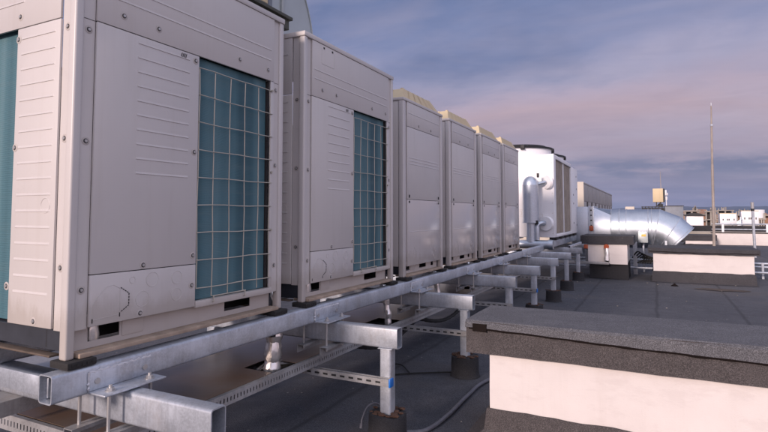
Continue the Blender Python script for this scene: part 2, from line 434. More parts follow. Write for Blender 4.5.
# ------------------------------------------------------------------ big outdoor unit (1.24 m wide)
def big_unit():
    W, D, H = 1.24, .765, 1.658
    r = thing('air_conditioner', (0, 0, 0), 'x', 'air conditioner', 'large air conditioning units with teal coils')
    # corner posts: rounded nose plus recessed screw flanges
    for (sx, sy) in ((0, 0), (0, 1), (1, 0), (1, 1)):
        mb = MB()
        y0, y1 = (0, .036) if sy == 0 else (W - .036, W)
        x0, x1 = (-.04, 0) if sx == 0 else (-D, -D + .04)
        mb.box(x0, x1, y0, y1, .0, H - .03, .008, seg=3)
        fy0, fy1 = (.034, .086) if sy == 0 else (W - .086, W - .034)
        fx = -.016 if sx == 0 else -D + .012
        mb.box(fx, fx + .004, fy0, fy1, .10, H - .03)
        fx0, fx1 = (-.092, -.038) if sx == 0 else (-D + .038, -D + .07)
        fy = .012 if sy == 0 else W - .016
        mb.box(fx0, fx1, fy, fy + .004, .10, H - .03)
        p = mb.build('corner_post', 'paint_b', r)
        MB().box(fx + (.0035 if sx == 0 else -.0005), fx + (.0046 if sx == 0 else .0005), fy0 + .003, fy1, 1.2688, 1.2712).build('post_joint', 'darkgap', p)
        if sx == 0:
            yy = .060 if sy == 0 else W - .060
            for z in (.246, .803, 1.23): screw(p, -.012, yy, z)
            if sy == 0:
                for z in (.33, .81, 1.235): screw(p, -.062, .012, z, True)
    # upper panels
    mb = MB(); mb.box(-.012, -.001, .0865, W - .0865, 1.2715, H - .032, .0025)
    rib(mb, .105, 1.13, 1.385, -.001); rib(mb, .105, 1.13, 1.443, -.001)
    for a in (((.19, 1.50), (.19, 1.60)), ((.19, 1.50), (.34, 1.50)), ((.34, 1.50), (.34, 1.60))):
        (y0, z0), (y1, z1) = a; mb.tube([(-.001, y0, z0), (-.001, y1, z1)], .0016, 5)
    p = mb.build('upper_panel', 'paint', r)
    for y in (.20, .37, .875, 1.10): screw(p, -.001, y, 1.327)
    MB().box(-.0008, .001, .21, .225, 1.60, 1.612).box(-.0008, .001, .31, .325, 1.60, 1.612).each('hook_slot', 'cap', p)
    mb = MB(); mb.box(-D + .075, -.095, .002, .012, 1.2715, H - .032, .0025)
    rib_side(mb, -D + .12, -.33, 1.375, .002); rib_side(mb, -.66, -.12, 1.52, .002)
    mb.box(-D + .075, -.095, W - .012, W - .002, 1.2715, H - .032, .0025)
    p = mb.each('upper_side_panel', 'paint', r); screw(p, -.355, .002, 1.317, True)
    # front service panel, louvre lines on its right half
    mb = MB(); mb.box(-.012, -.001, .0865, .603, .3005, 1.2685, .0025)
    for k in range(10): rib(mb, .268, .548, 1.236 - .0602 * k, -.001)
    p = mb.build('service_panel', 'paint', r)
    for y, z in ((.58, 1.242), (.58, .815), (.318, .318), (.583, .34)): screw(p, -.001, y, z)
    mb = MB()
    for k in range(4):
        mb.add([(.0005, .49 + k * .0085, 1.235), (.0005, .4945 + k * .0085, 1.235), (.0005, .5015 + k * .0085, 1.259), (.0005, .497 + k * .0085, 1.259)], [(0, 1, 2, 3)])
    mb.build('warning_mark', 'darkgap', p)
    # lower pipe panel with knock-outs
    mb = MB(); mb.box(-.012, -.001, .0865, .603, .1055, .2975, .0025)
    for y, z, q in ((.366, .255, .030), (.495, .250, .028), (.319, .180, .032), (.495, .175, .027), (.27, .262, .013)): mb.ringat((-.001, y, z), 'X', q, .0014)
    oc = [(.095, .128), (.10, .185), (.13, .225), (.155, .248), (.185, .252), (.215, .235), (.215, .135), (.098, .128)]
    mb.tube([(-.001, y, z) for y, z in oc], .0013, 5)
    p = mb.build('pipe_panel', 'paint', r)
    for y, z in ((.309, .123), (.58, .205)): screw(p, -.001, y, z)
    mb = MB()
    dash = [(.218, .238), (.255, .212), (.255, .165), (.218, .142)]
    for (a, b) in zip(dash, dash[1:]):
        n = 4
        for k in range(n):
            t0, t1 = k / n, (k + .62) / n
            q0 = (.0003, a[0] + (b[0] - a[0]) * t0, a[1] + (b[1] - a[1]) * t0); q1 = (.0003, a[0] + (b[0] - a[0]) * t1, a[1] + (b[1] - a[1]) * t1)
            mb.tube([q0, q1], .0018, 4)
    for y, z in ((.098, .118), (.213, .125)): mb.box(-.0008, .0012, y, y + .003, z, z + .016)
    mb.build('cut_line', 'cap', p)
    # left side panel
    mb = MB(); mb.box(-.372, -.0925, .002, .012, .1055, 1.2685, .0025)
    for k in range(17): rib_side(mb, -.345, -.118, 1.222 - .0622 * k, .002)
    mb.ringat((-.15, .002, .56), 'Y', .028, .0014)
    p = mb.each('side_panel', 'paint', r)
    for x, z in ((-.362, 1.225), (-.362, .79), (-.385, .246), (-.20, .125)): screw(p, x, .002, z, True)
    MB().box(-.372, -.0925, W - .012, W - .002, .1055, 1.2685, .0025).box(-D + .002, -D + .012, .07, W - .07, .9, 1.2685, .003).each('rear_panel', 'paint', r)
    # coils
    mb = MB(); mb.box(-.060, -.028, .606, 1.112, .13, 1.2715); mb.each('coil', 'coil', r)
    mb = MB(); mb.box(-D + .05, -.372, .03, .05, .11, 1.42); mb.each('coil', 'coil', r)
    mb = MB(); mb.box(-D + .05, -.37, W - .05, W - .03, .11, 1.27); mb.box(-D + .05, -D + .07, .06, W - .06, .11, .9); mb.each('coil', 'coil', r)
    mb = MB(); mb.box(-.11, -.09, .09, W - .05, .11, 1.6); mb.box(-.088, -.02, 1.124, 1.128, .11, 1.27); mb.box(-.09, -.014, .596, .6, .11, 1.27)
    mb.box(-D + .08, -.1, .08, W - .08, .12, .14); mb.build('inner_frame', 'darkgap', r)
    # wire guard
    mb = MB()
    ys = [.609, .706, .814, .923, 1.030, 1.124]; zs = [1.216 - .1288 * k for k in range(9)]
    for k, y in enumerate(ys):
        bot = zs[-1] - (.045 if k in (1, 2, 3, 4) else .0)
        top = zs[0]
        w = [(-.004 + .002 * math.sin(k + j), y + .0018 * math.sin(2.1 * j + k), top + (bot - top) * j / 8) for j in range(9)]
        mb.tube(w, .0027, 6)
    for j, z in enumerate(zs):
        w = [(.0005 + .0015 * math.sin(j + k), .603 + (1.14 - .603) * k / 6, z + .002 * math.sin(1.7 * k + j)) for k in range(7)]
        mb.tube(w, .0027, 6)
    for z in (zs[0], zs[4] + .06, zs[6]): mb.cyl((.0, 1.135, z), (.006, 1.135, z), .007, n=8)
    for y in (.706, .923): mb.tube([(-.004, y, .142), (.012, y, .140), (.014, y + .0, .118), (.004, y, .112)], .003, 6)
    mb.tube([(.010, .70, .141), (.010, .93, .141)], .0028, 6)
    mb.build('wire_guard', 'wire', r)
    mb = MB(); mb.box(-.03, .002, .605, 1.15, .098, .128, .003); mb.box(-.012, -.002, 1.128, 1.153, .128, 1.27, .002)
    mb.build('guard_frame', 'paint', r)
    # top
    mb = MB(); mb.box(-D - .003, .004, -.003, W + .003, H - .031, H, .005)
    top = mb.build('top_cover', 'paint', r)
    for cy in (.32, .92):
        mb = MB(); mb.cyl((-D / 2, cy, H), (-D / 2, cy, H + .03), .27, .26, 32)
        mb.build('fan_shroud', 'darkgap', top)
    c_base(r, W, D, [(.116, .252), (.84, 1.03)], (.262, .362))
    foot(r, 0, 0); foot(r, 0, W - .088); foot(r, -D + .06, 0); foot(r, -D + .06, W - .088)
    # lagged pipe stub behind the left handle slot
    mb = MB(); mb.tube([(-.08, .15, .03), (-.075, .15, .06), (-.08, .15, .10), (-.12, .15, .13)], .028, 12); mb.build('pipe_stub', 'foil', r)
    return r

def small_unit():
    W, D, H = .93, .765, 1.533
    r = thing('air_conditioner', (0, 0, 0), 'x', 'air conditioner', 'narrow air conditioning units with tan fan shrouds')
    for (sx, sy) in ((0, 0), (0, 1), (1, 0), (1, 1)):
        mb = MB()
        y0, y1 = (0, .05) if sy == 0 else (W - .05, W)
        x0, x1 = (-.05, 0) if sx == 0 else (-D, -D + .05)
        mb.box(x0, x1, y0, y1, .0, H - .025, .009, seg=3)
        fy0, fy1 = (.048, .080) if sy == 0 else (W - .080, W - .048)
        fx = -.016 if sx == 0 else -D + .012
        mb.box(fx, fx + .004, fy0, fy1, .09, H - .025)
        mb.build('corner_post', 'paint_b', r)
    mb = MB(); mb.box(-.012, -.001, .081, W - .081, 1.2925, H - .027, .0025); rib(mb, .095, W - .095, 1.41, -.001)
    p = mb.build('upper_panel', 'paint_b', r)
    for y in (.33, .62): screw(p, -.001, y, 1.325)
    mb = MB(); mb.box(-.012, -.001, .081, W - .081, .6615, 1.2895, .0025)
    for z in (1.022, .995, .968): rib(mb, .11, W - .12, z, -.001)
    p = mb.build('service_panel', 'paint_b', r)
    mb = MB(); mb.box(-.012, -.001, .081, W - .081, .088, .6585, .0025); rib(mb, .11, W - .11, .38, -.001, .006, .0025)
    for y, z, q in ((.20, .17, .02), (.66, .16, .022), (.72, .20, .022), (.70, .13, .02), (.62, .22, .016)): mb.ringat((-.001, y, z), 'X', q, .0014)
    mb.tube([(-.001, .16, .10), (-.001, .17, .20), (-.001, .21, .25), (-.001, .26, .20), (-.001, .27, .10)], .0014, 5)
    p2 = mb.each('lower_panel', 'gloss', r, 'shiny lower door')
    mb = MB()
    for y in (.11, .80):
        mb.box(-.0008, .0015, y, y + .022, .63, .648); mb.box(-.0008, .0015, y, y + .022, .675, .70)
    mb.each('latch', 'cap', p)
    mb = MB()
    mb.box(-D + .052, -.052, .004, .012, .09, H - .03, .0025); mb.box(-D + .052, -.052, W - .012, W - .004, .09, H - .03, .0025)
    mb.box(-D + .002, -D + .012, .055, W - .055, .09, H - .03, .0025)
    for x, z, q in ((-.15, .44, .045), (-.15, .58, .03), (-.32, .30, .04), (-.5, .6, .03)): mb.ringat((x, .004, z), 'Y', q, .0015)
    mb.each('side_panel', 'paint', r)
    mb = MB(); mb.box(-D - .003, .004, -.003, W + .003, H - .026, H, .005); top = mb.build('top_cover', 'paint', r)
    # tapered tan shroud with ribs and a fan guard on top
    mb = MB()
    x0, x1, y0, y1 = -D + .02, -.02, .02, W - .02
    V = [(x0, y0, H), (x1, y0, H), (x1, y1, H), (x0, y1, H), (x0 + .07, y0 + .13, H + .108), (x1 - .05, y0 + .13, H + .108), (x1 - .05, y1 - .13, H + .108), (x0 + .07, y1 - .13, H + .108)]
    mb.add(V, [(0, 1, 5, 4), (1, 2, 6, 5), (2, 3, 7, 6), (3, 0, 4, 7), (4, 5, 6, 7)])
    for k in range(5):
        t = (k + 1) / 6; y = y0 + .13 + (y1 - y0 - .26) * t; yb = y0 + (y1 - y0) * t
        mb.add([(x1 + .003, yb - .006, H + .004), (x1 + .003, yb + .006, H + .004), (x1 - .047, y + .006, H + .110), (x1 - .047, y - .006, H + .110)], [(0, 1, 2, 3)])
        x = x0 + .07 + (x1 - x0 - .12) * t; xb = x0 + (x1 - x0) * t
        mb.add([(xb - .006, y0 - .004, H + .004), (xb + .006, y0 - .004, H + .004), (x + .006, y0 + .124, H + .112), (x - .006, y0 + .124, H + .112)], [(0, 1, 2, 3)])
    sh = mb.build('fan_shroud', 'beige', top, 'yellowed tan fan shroud')
    mb = MB()
    for q in (.08, .14, .20, .25): mb.ringat((-D / 2, W / 2, H + .116), 'Z', q, .003, 28)
    for k in range(6):
        a = math.pi * k / 6; mb.tube([(-D / 2 - .26 * math.cos(a), W / 2 - .26 * math.sin(a), H + .128), (-D / 2 + .26 * math.cos(a), W / 2 + .26 * math.sin(a), H + .128)], .003, 5)
    for yy in (.17, W - .17): mb.box(x1 - .08, x1 - .055, yy - .02, yy + .02, H + .102, H + .118, .004)
    mb.build('fan_guard', 'beige', top)
    c_base(r, W, D, [(.10, .225), (.44, .60), (.72, .78)], (.235, .335))
    foot(r, 0, 0); foot(r, 0, W - .088); foot(r, -D + .06, 0); foot(r, -D + .06, W - .088)
    return r

XF = -1.896; ZB = -.524
A = big_unit(); B = copy_tree(A)
A.location = (XF, 1.212, ZB); B.location = (XF, 2.653, ZB)
A['label'] = 'nearest and largest air conditioner, its side panel lit pink, cut off by the frame'
B['label'] = 'second air conditioner from the camera, with a wire guarded teal coil, fully in view'
names = ['narrow grey air conditioner with tan fan shroud, right after the second teal coil unit',
         'narrow grey air conditioner with tan fan shroud, second of the four plain fronted ones',
         'narrow grey air conditioner with tan fan shroud, third of the four plain fronted ones',
         'farthest narrow grey air conditioner with tan fan shroud, next to the white chiller']
S = small_unit()
for i, y in enumerate((4.090, 5.222, 6.345, 7.425)):
    o = S if i == 0 else copy_tree(S)
    o.location = (XF, y, ZB); o['label'] = names[i]

# ------------------------------------------------------------------ steel support frame
FR = thing('support_frame', (-1.9, 5.0, G + .16), 'long galvanized steel frame of beams and posts carrying the row of air conditioners', 'steel frame')
XB = -1.86; ZT = -.553; BH = .115
MB().rhs('Y', 1.146, 10.2, XB - .075, XB, ZT - BH + .015, ZT, .005, .012).build('main_beam', 'galv', FR)
MB().rhs('Y', 1.146, 10.2, -2.66, -2.585, ZT - BH + .015, ZT, .005, .012).build('main_beam', 'galv', FR)
ZC = -.657; CH = .12
YS = [1.374, 2.822, 4.243, 5.74, 7.045, 8.488]
def nut(mb, x, y, z, up=1, r=.012):
    mb.cyl((x, y, z), (x, y, z + up * .002), r * 1.5, n=14); mb.cyl((x, y, z), (x, y, z + up * .012), r, n=6); mb.cyl((x, y, z), (x, y, z + up * .022), r * .5, n=8)
def ychannel(x, y0, y1, z1, name='clamp_channel', parent=None, w=.05, h=.05, lip=True):
    """short strut channel lying along Y, open downwards to the left"""
    t = .003; mb = MB()
    mb.box(x - w / 2, x + w / 2, y0, y1, z1 - t, z1); mb.box(x - w / 2, x - w / 2 + t, y0, y1, z1 - h, z1 - t - .0004)
    mb.box(x + w / 2 - t, x + w / 2, y0, y1, z1 - .014, z1 - t - .0004)
    return mb.build(name, 'galv2', parent)
for i, y in enumerate(YS):
    cb = MB().rhs('X', -2.95, -1.352, y, y + .07, ZC - CH, ZC, .005, .012).build('cross_beam', 'galv', FR)
    # post under the end of the cross beam
    px = -1.43 + random.uniform(-.003, .003)
    zb = G + .16
    for xx in (px, -2.80):
        po = MB().rhs('Z', zb - .02, ZC - CH - .004, xx - .035, xx + .035, y, y + .07, .004, .009).box(xx - .045, xx + .045, y - .008, y + .078, ZC - CH - .0035, ZC - CH - .0005, .001).each('post', 'galv', FR)
    # bracket on the face of the main beam, its flange lying on the cross beam
    b0, b1 = (y - .095, y + .17)
    mb = MB(); mb.box(XB + .0005, XB + .0065, b0, b1, -.642, -.575, .002); mb.box(XB + .0005, XB + .098, b0 - .003, b1, -.6495, -.6425, .002)
    
    br = mb.build('bracket', 'galv', FR)
    mb = MB(); wl = [(XB + .003, b0 + (b1 - b0) * k / 24, -.574 + .002 * math.sin(k * 2.1)) for k in range(25)]
    mb.tube(wl, [.0045 + .002 * math.sin(k * 3.7 + i) for k in range(25)], 6)
    mb.tube([(XB + .004, b0 - .001 + .001 * math.sin(k * 2.3), -.575 - .065 * k / 8) for k in range(9)], [.004 + .0018 * math.sin(k * 2.9) for k in range(9)], 6); mb.build('weld_bead', 'zinc', br)
    mb = MB()
    for yy in (y - .05, y + .12): nut(mb, XB + .062, yy, -.642, 1, .013)
    mb.cyl((XB + .006, b0 + .03, -.61), (XB + .012, b0 + .03, -.61), .011, n=14); mb.cyl((XB + .006, b1 - .03, -.61), (XB + .012, b1 - .03, -.61), .011, n=14)
    mb.each('bolt', 'rod', br)
    # hanging rods and clamp channels
    for xx in (XB + .062, XB - .105):
        ch = ychannel(xx + .01, y - .105, y + .16, ZC - CH - .012, parent=FR)
        mb = MB()
        for yy in (y - .055, y + .125):
            mb.cyl((xx, yy, ZC - CH - .045), (xx, yy, -.6505), .0065, n=8); nut(mb, xx, yy, ZC - CH - .016, -1, .010)
        mb.each('threaded_rod', 'rod', ch)
# low struts carrying the trays, slotted top, blue end caps
def xstrut(x0, x1, y, z1, parent, name='strut', cap=True, w=.041, h=.041):
    mb = MB(); t = .003
    mb.box(x0, x1, y, y + t, z1 - h, z1); mb.box(x0, x1, y + w - t, y + w, z1 - h, z1)
    mb.box(x0, x1, y + t, y + w - t, z1 - h, z1 - h + t)
    mb.box(x0, x1, y + t, y + .012, z1 - t, z1); mb.box(x0, x1, y + w - .012, y + w - t, z1 - t, z1)
    n = int((x1 - x0) / .06)
    o = mb.build(name, 'galv2', parent)
    mb = MB()
    for k in range(n): mb.box(x0 + .02 + k * .06, x0 + .052 + k * .06, y - .0012, y + .0005, z1 - .026, z1 - .015)
    mb.build('slot_strip', 'cap', o)
    if cap: MB().box(x1, x1 + .012, y - .003, y + w + .003, z1 - h - .004, z1 + .004, .004).build('end_cap', 'blue', o)
for i, y in enumerate(YS):
    if i: xstrut(-2.75, -1.385, y - .043, -.94, FR, cap=i in (1, 4))
MB().box(-2.62, -1.92, 1.17, 1.19, ZT - .09, ZT - .02, .002).build('end_brace', 'galv', FR)

# footing blocks wrapped in felt
pads = ['felt wrapped round footing under the post nearest the camera, hidden below the frame edge',
        'felt wrapped round footing under the second post, with a grey conduit beside it',
        'felt wrapped round footing beside the corner of the near white kerb block',
        'felt wrapped round footing under the fourth post, behind the near white kerb block',
        'felt wrapped round footing under the fifth post, with a rusty plate',
        'felt wrapped round footing under the last post of the long frame']
def footing(x, y, lab, grp='felt wrapped footings of the steel posts', r=.112, h=.165):
    t = thing('footing_block', (x, y, G), lab, 'footing', grp)
    mb = MB(); rings = []
    n = 40; sd = random.uniform(0, 9)
    for j, (zz, q) in enumerate(((0, 1.12), (.012, 1.05), (.03, 1.01), (.09, 1.0), (.14, .985), (.158, .95), (.160, .86))):
        rings.append([(x + r * q * math.cos(2 * math.pi * k / n) * (1 + .03 * noise.noise(Vector((k * .35, zz * 20, sd)))), y + r * q * math.sin(2 * math.pi * k / n) * (1 + .03 * noise.noise(Vector((k * .35, zz * 20, sd + 5)))), G + zz * h / .165 + (.012 * noise.noise(Vector((k * .5, 1, sd))) if j > 3 else 0)) for k in range(n)])
    mb.rings(rings); mb.build('block', 'pad', t)
    mb = MB()
    for k in range(26):
        a = random.uniform(0, 6.28); q = random.uniform(.045, r * .92); s_ = random.uniform(.008, .02)
        bmesh.ops.create_icosphere(mb.bm, subdivisions=1, radius=s_, matrix=Matrix.Translation((x + q * math.cos(a), y + q * math.sin(a), G + h - .002)) @ Matrix.Diagonal((1.4, 1, .5, 1)))
    mb.build('debris', 'rust', t)
    return t
for i, y in enumerate(YS): footing(-1.43, y + .035, pads[i])
for i, y in enumerate(YS[1:4]): footing(-2.80, y + .035, 'felt wrapped footing under a rear post, in the dark beneath the ' + ['second large unit', 'first narrow unit', 'second narrow unit'][i], 'rear footings')

# ------------------------------------------------------------------ cable trays
def slotted(mb, axis, a, b, w, z0, z1, t=.002, pitch=.024, sw=.0075, zs=.36, m=None):
    """wall of a tray with real slots"""
    L = z1 - z0; zm0, zm1 = z0 + L * .30, z0 + L * (.30 + zs)
    def bx(p, q, c, d):
        if axis == 'Y': mb.box(w - t, w, p, q, c, d, m=m)
        else: mb.box(p, q, w, w + t, c, d, m=m)
    bx(a, b, z0, zm0); bx(a, b, zm1, z1)
    p = a
    while p < b - pitch: bx(p + sw, p + pitch, zm0, zm1); p += pitch
TR = thing('cable_tray', (-2.2, 5, -.94), 'long slotted steel cable tray with a dirty brown lid running under the frame', 'cable tray')
mb = MB(); slotted(mb, 'Y', 1.42, 10.4, -1.908, -.938, -.880); mb.box(-1.93, -1.91, 1.42, 10.4, -.882, -.880); mb.box(-2.55, -1.911, 1.42, 10.4, -.9385, -.9365)
mb.box(-2.552, -2.550, 1.42, 10.4, -.938, -.880)
mb.build('tray_body', 'galv2', TR)
mb = MB()
# lid with openings where the pipes drop in
segs = [(1.42, 2.42), (2.64, 3.85), (4.1, 5.04), (5.26, 6.15), (6.4, 7.3), (7.5, 10.4)]
for a, b in segs: mb.box(-2.545, -1.931, a, b, -.8795, -.8775)
for a, b in zip(segs, segs[1:]): mb.box(-2.545, -2.14, a[1], b[0], -.8795, -.8775)
mb.build('lid', 'lid', TR)
mb = MB()
for k in range(16):
    x = -2.0 - random.uniform(0, .1); y = 2.55 + random.uniform(0, .1)
    mb.tube([(x, y - .1, -.90), (x + random.uniform(-.02, .02), y, -.885 + random.uniform(0, .015)), (x + random.uniform(-.02, .04), y + .12, -.90)], .004, 5)
mb.build('loose_cables', 'rod', TR)
T2 = thing('cable_tray', (-2.9, 1.4, -.94), 'slotted steel tray crossing the bottom left corner in front of the brown lid', 'cable tray')
mb = MB(); slotted(mb, 'X', -4.2, -2.0, 1.392, -.945, -.878); mb.box(-4.2, -2.0, 1.394, 1.412, -.880, -.878); mb.build('tray_body', 'galv2', T2)
xs = thing('strut_channel', (-2.9, 1.33, -1.0), 'thin slotted channel under the tray in the bottom left corner', 'channel')
xstrut(-4.0, -2.15, 1.30, -.965, xs, 'rail', False)
# tray-side clamp channel seen left of the beam end
cl = thing('clamp_channel', (-2.5, 1.4, -.8), 'dark steel channel lying across the brown lid at the left edge', 'channel')
MB().box(-2.60, -2.44, 1.25, 1.85, -.78, -.776).box(-2.44, -2.437, 1.25, 1.85, -.84, -.776).box(-3.4, -2.60, 1.60, 1.85, -.78, -.776).build('web', 'galv2', cl)

# ------------------------------------------------------------------ lagged pipes dropping between the units
gy = [2.57, 4.0, 5.15, 6.26, 7.36]
plab = ['crinkled silver foil pipe dropping into the tray between the first and second units',
        'silver foil pipe dropping between the second unit and the first narrow one',
        'silver foil pipe dropping between the first two narrow units',
        'silver foil pipe dropping between the second and third narrow units',
        'silver foil pipe dropping between the last two narrow units']
for i, y in enumerate(gy):
    r_ = .047 if i == 0 else .028
    t = thing('foil_pipe', (-2.0, y, -.92), plab[i], 'pipe', 'foil wrapped refrigerant pipes')
    pts = [(-2.17 + .17 * (1 - (k / 17) ** 2 if k > 3 else 1) , y + (.03 * (k / 17)) , -.93 + .62 * k / 17) for k in range(18)]
    if i == 0: pts = [(-2.03 - .10 * (max(0, k - 5) / 12) ** 2, y - .03 + .05 * (k / 17), -.93 + .62 * k / 17) for k in range(18)]
    mb = MB(); mb.tube(pts, [r_ * (1 + .10 * math.sin(k * 2.3)) for k in range(18)], 20)
    t_ = mb.bm; bmesh.ops.subdivide_edges(t_, edges=t_.edges[:], cuts=2)
    for v in t_.verts:
        v.co += Vector(noise.noise_vector(v.co * 45)) * .006 + Vector(noise.noise_vector(v.co * 110)) * .003
    mb.build('foil_lagging', 'foil', t, ang=18)
blk = thing('insulated_pipe', (-2.15, 2.5, -.5), 'black foam insulated pipe bending down between the first and second units', 'pipe')
mb = MB(); mb.tube([(-2.35, 2.52, -.30), (-2.2, 2.52, -.36), (-2.08, 2.51, -.45), (-2.0, 2.50, -.56), (-2.0, 2.49, -.70)], .028, 12); mb.build('foam', 'black', blk)
hs = thing('black_hose', (-1.75, 4.6, -1.0), 'black corrugated hose sagging below the tray behind the third post', 'hose')
mb = MB(); pts = []
for k in range(60):
    t = k / 59; pts.append((-2.0 - .05 * math.sin(t * 6), 3.5 + 3.0 * t, -.97 - .11 * abs(math.sin(t * math.pi * 2.5))))
mb.tube(pts, [.017 + .003 * (k % 2) for k in range(60)], 8); mb.build('hose', 'black', hs)

# ------------------------------------------------------------------ duct hood over the first unit
HD = thing('duct_hood', (-2.3, 2.3, ZB + 1.66), 'grey sheet metal exhaust duct with a rounded end above the nearest unit', 'duct')
mb = MB(); zc = 1.148; yc = 2.42; rr = .765
arc = [(yc + rr * math.cos(R(a)), zc + rr * math.sin(R(a))) for a in range(0, 91, 5)]
poly = [(1.3, zc)] + arc + [(1.3, zc + rr)]
mb.extrude(poly, 'X', -2.62, -2.2); mb.build('elbow', 'ductold', HD)
mb = MB()
pts = [(-2.197, y, z) for y, z in arc]; mb.tube(pts, .006, 6)
mb.box(-2.199, -2.185, 2.80, 2.83, 1.3, 1.85, .002); mb.box(-2.199, -2.185, 2.55, 2.57, 1.3, 1.85, .002)
mb.build('seam_flange', 'ductold', HD)
mb = MB(); mb.box(-2.60, -2.0, 1.15, 2.672, 1.215, 1.235, .002); mb.box(-2.60, -2.02, 1.16, 2.66, 1.155, 1.2145, .002)
mb.build('collar', 'olive', HD)
mb = MB(); mb.box(-2.199, -2.196, 2.60, 2.665, 1.36, 1.42); st = mb.build('sticker', 'beige', HD)
MB().box(-2.199, -2.1955, 2.67, 2.71, 1.34, 1.42).build('blue_label', 'greysheet', HD)

# ------------------------------------------------------------------ kerb blocks (rendered upstands under felt caps)
def kerb(name, x0, x1, y0, y1, ztop, band, zwb, ox, oy, lab, lap=True, floor=G, grp=None, felt='felt', st=.06, amp=.004, topm='felt_top', flare=1.):
    t = thing(name, ((x0 + x1) / 2, (y0 + y1) / 2, floor), lab, 'roof kerb', grp)
    mb = MB(); gridbox(mb, x0 + ox, x1 - ox, y0 + oy, y1 - oy, zwb - .02, ztop - band + .02, st); rough(mb, .003, 4); mb.build('rendered_wall', 'stucco', t)
    mb = MB(); gridbox(mb, x0, x1, y0, y1, ztop - band, ztop - .004, st)
    rough(mb, amp, 5); rough(mb, amp * .5, 22); mb.build('felt_cap', felt, t)
    mb = MB(); n = int((x1 - x0) / .05)
    # top sheet lapping over the edge with an irregular lower rim
    rows = []
    for k in range(n + 1):
        x = x0 - .004 + (x1 - x0 + .008) * k / n
        dz = .055 + .022 * math.sin(x * 1.3 + .4) + .008 * noise.noise(Vector((x * 5, 0, 1)))
        rows.append([(x, y1 + .004, ztop - .03), (x, y1 + .004, ztop + .003), (x, (y0 + y1) / 2, ztop + .006 + .006 * noise.noise(Vector((x * 2, 3, 1)))), (x, y0 + .012, ztop + .003), (x, y0 - .005, ztop - .010), (x, y0 - .009, ztop - dz), (x, y0 + .0, ztop - dz - .004)])
    V = [p for r_ in rows for p in r_]; w = 7
    mb.add(V, [(i * w + j, (i + 1) * w + j, (i + 1) * w + j + 1, i * w + j + 1) for i in range(n) for j in range(w - 1)])
    mb.add([rows[0][j] for j in range(w)], [(0, 1, 2, 3, 4, 5, 6)]); mb.add([rows[-1][j] for j in range(w)], [(0, 1, 2, 3, 4, 5, 6)])
    mb.build('top_sheet', topm, t)
    if lap:
        mb = MB(); pts = []; rs = []
        for k in range(2 * n + 1):
            x = x0 + .02 + (x1 - x0 - .04) * k / (2 * n)
            dz = .055 + .022 * math.sin(x * 1.3 + .4) + .008 * noise.noise(Vector((x * 5, 0, 1)))
            pts.append((x, y0 - .005, ztop - dz - .006)); rs.append(max(.0015, .006 + .006 * noise.noise(Vector((x * 9, 2, 7)))))
        mb.tube(pts, rs, 6); mb.build('bitumen_bleed', 'bitumen', t)
    # felt upstand round the foot, flaring on to the roof
    mb = MB(); X0, X1, Y0, Y1 = x0 + ox - .012, x1 - ox + .012, y0 + oy - .012, y1 - oy + .012
    rings = []
    for zz, q in ((zwb + .002, -.004), (zwb, .004), (zwb - .05, .010), (floor + .05, .018), (floor + .018, .05 * flare), (floor + .004, .11 * flare), (floor + .001, .13 * flare)):
        ring = []
        a0, a1, b0, b1 = X0 - q, X1 + q, Y0 - q, Y1 + q
        nx = max(2, int((x1 - x0) / .08)); ny = max(2, int((y1 - y0) / .08))
        for k in range(nx): ring.append((a0 + (a1 - a0) * k / nx, b0))
        for k in range(ny): ring.append((a1, b0 + (b1 - b0) * k / ny))
        for k in range(nx): ring.append((a1 - (a1 - a0) * k / nx, b1))
        for k in range(ny): ring.append((a0, b1 - (b1 - b0) * k / ny))
        rings.append([(x, y, zz + (.012 * noise.noise(Vector((x * 6, y * 6, zz * 3))) if zz > floor + .02 else 0)) for x, y in ring])
    mb.rings(rings, cap=False); rough(mb, .002, 9); mb.build('felt_upstand', felt, t)
    return t
K1 = kerb('roof_kerb', -1.045, 2.6, 3.15, 3.735, -.636, .19, -1.145, .135, .03, 'large near kerb block with pinkish white face and grainy grey felt top, lower right')
mb = MB(); gridbox(mb, -1.0, -.915, 3.1375, 3.1395, -.695, -.648, .02); rough(mb, .002, 30); mb.build('bitumen_patch', 'bitumen', K1)
kerb('roof_kerb', -.165, 1.68, 11.9, 13.1, -.645, .11, -1.10, .09, .03, 'mid distance white kerb block with dark felt cap, right of the silver duct', True, amp=.008, felt='cfelt', topm='cfelt', flare=.35)
KA = thing('roof_opening', (-.95, 12.4, G), 'pale box with dark slab lid left of the duct, a foil pipe stuck in its front', 'roof box')
mb = MB(); gridbox(mb, -1.43, -.42, 11.88, 13.0, -.60, -.425, .1); rough(mb, .006, 5); mb.build('felt_cap', 'cfelt', KA)
mb = MB(); gridbox(mb, -1.29, -.95, 11.93, 12.9, -.97, -.60, .1); gridbox(mb, -.89, -.54, 11.90, 12.9, -1.0, -.60, .1); mb.box(-.95, -.89, 12.1, 12.9, -.97, -.60); mb.build('rendered_wall', 'stucco', KA)
mb = MB(); gridbox(mb, -1.27, -.53, 11.97, 12.9, G, -.97, .1); rough(mb, .01, 4); mb.build('felt_upstand', 'pad', KA)
mb = MB(); mb.tube([(-.92, 12.1, -.62), (-.93, 11.93, -.68), (-.925, 11.88, -.80), (-.93, 11.87, -.93)], [.06, .06, .045, .05], 14); t_ = mb.bm
bmesh.ops.subdivide_edges(t_, edges=t_.edges[:], cuts=2)
for v in t_.verts: v.co += Vector(noise.noise_vector(v.co * 25)) * .012
mb.build('foil_pipe', 'foil', KA, ang=20)
mb = MB(); mb.cyl((-.93, 11.99, -.62), (-.93, 11.87, -.65), .055, .05, 16); mb.box(-1.37, -1.29, 11.9, 12.0, -.70, -.61, .01); mb.each('orange_seal', 'orange', KA)
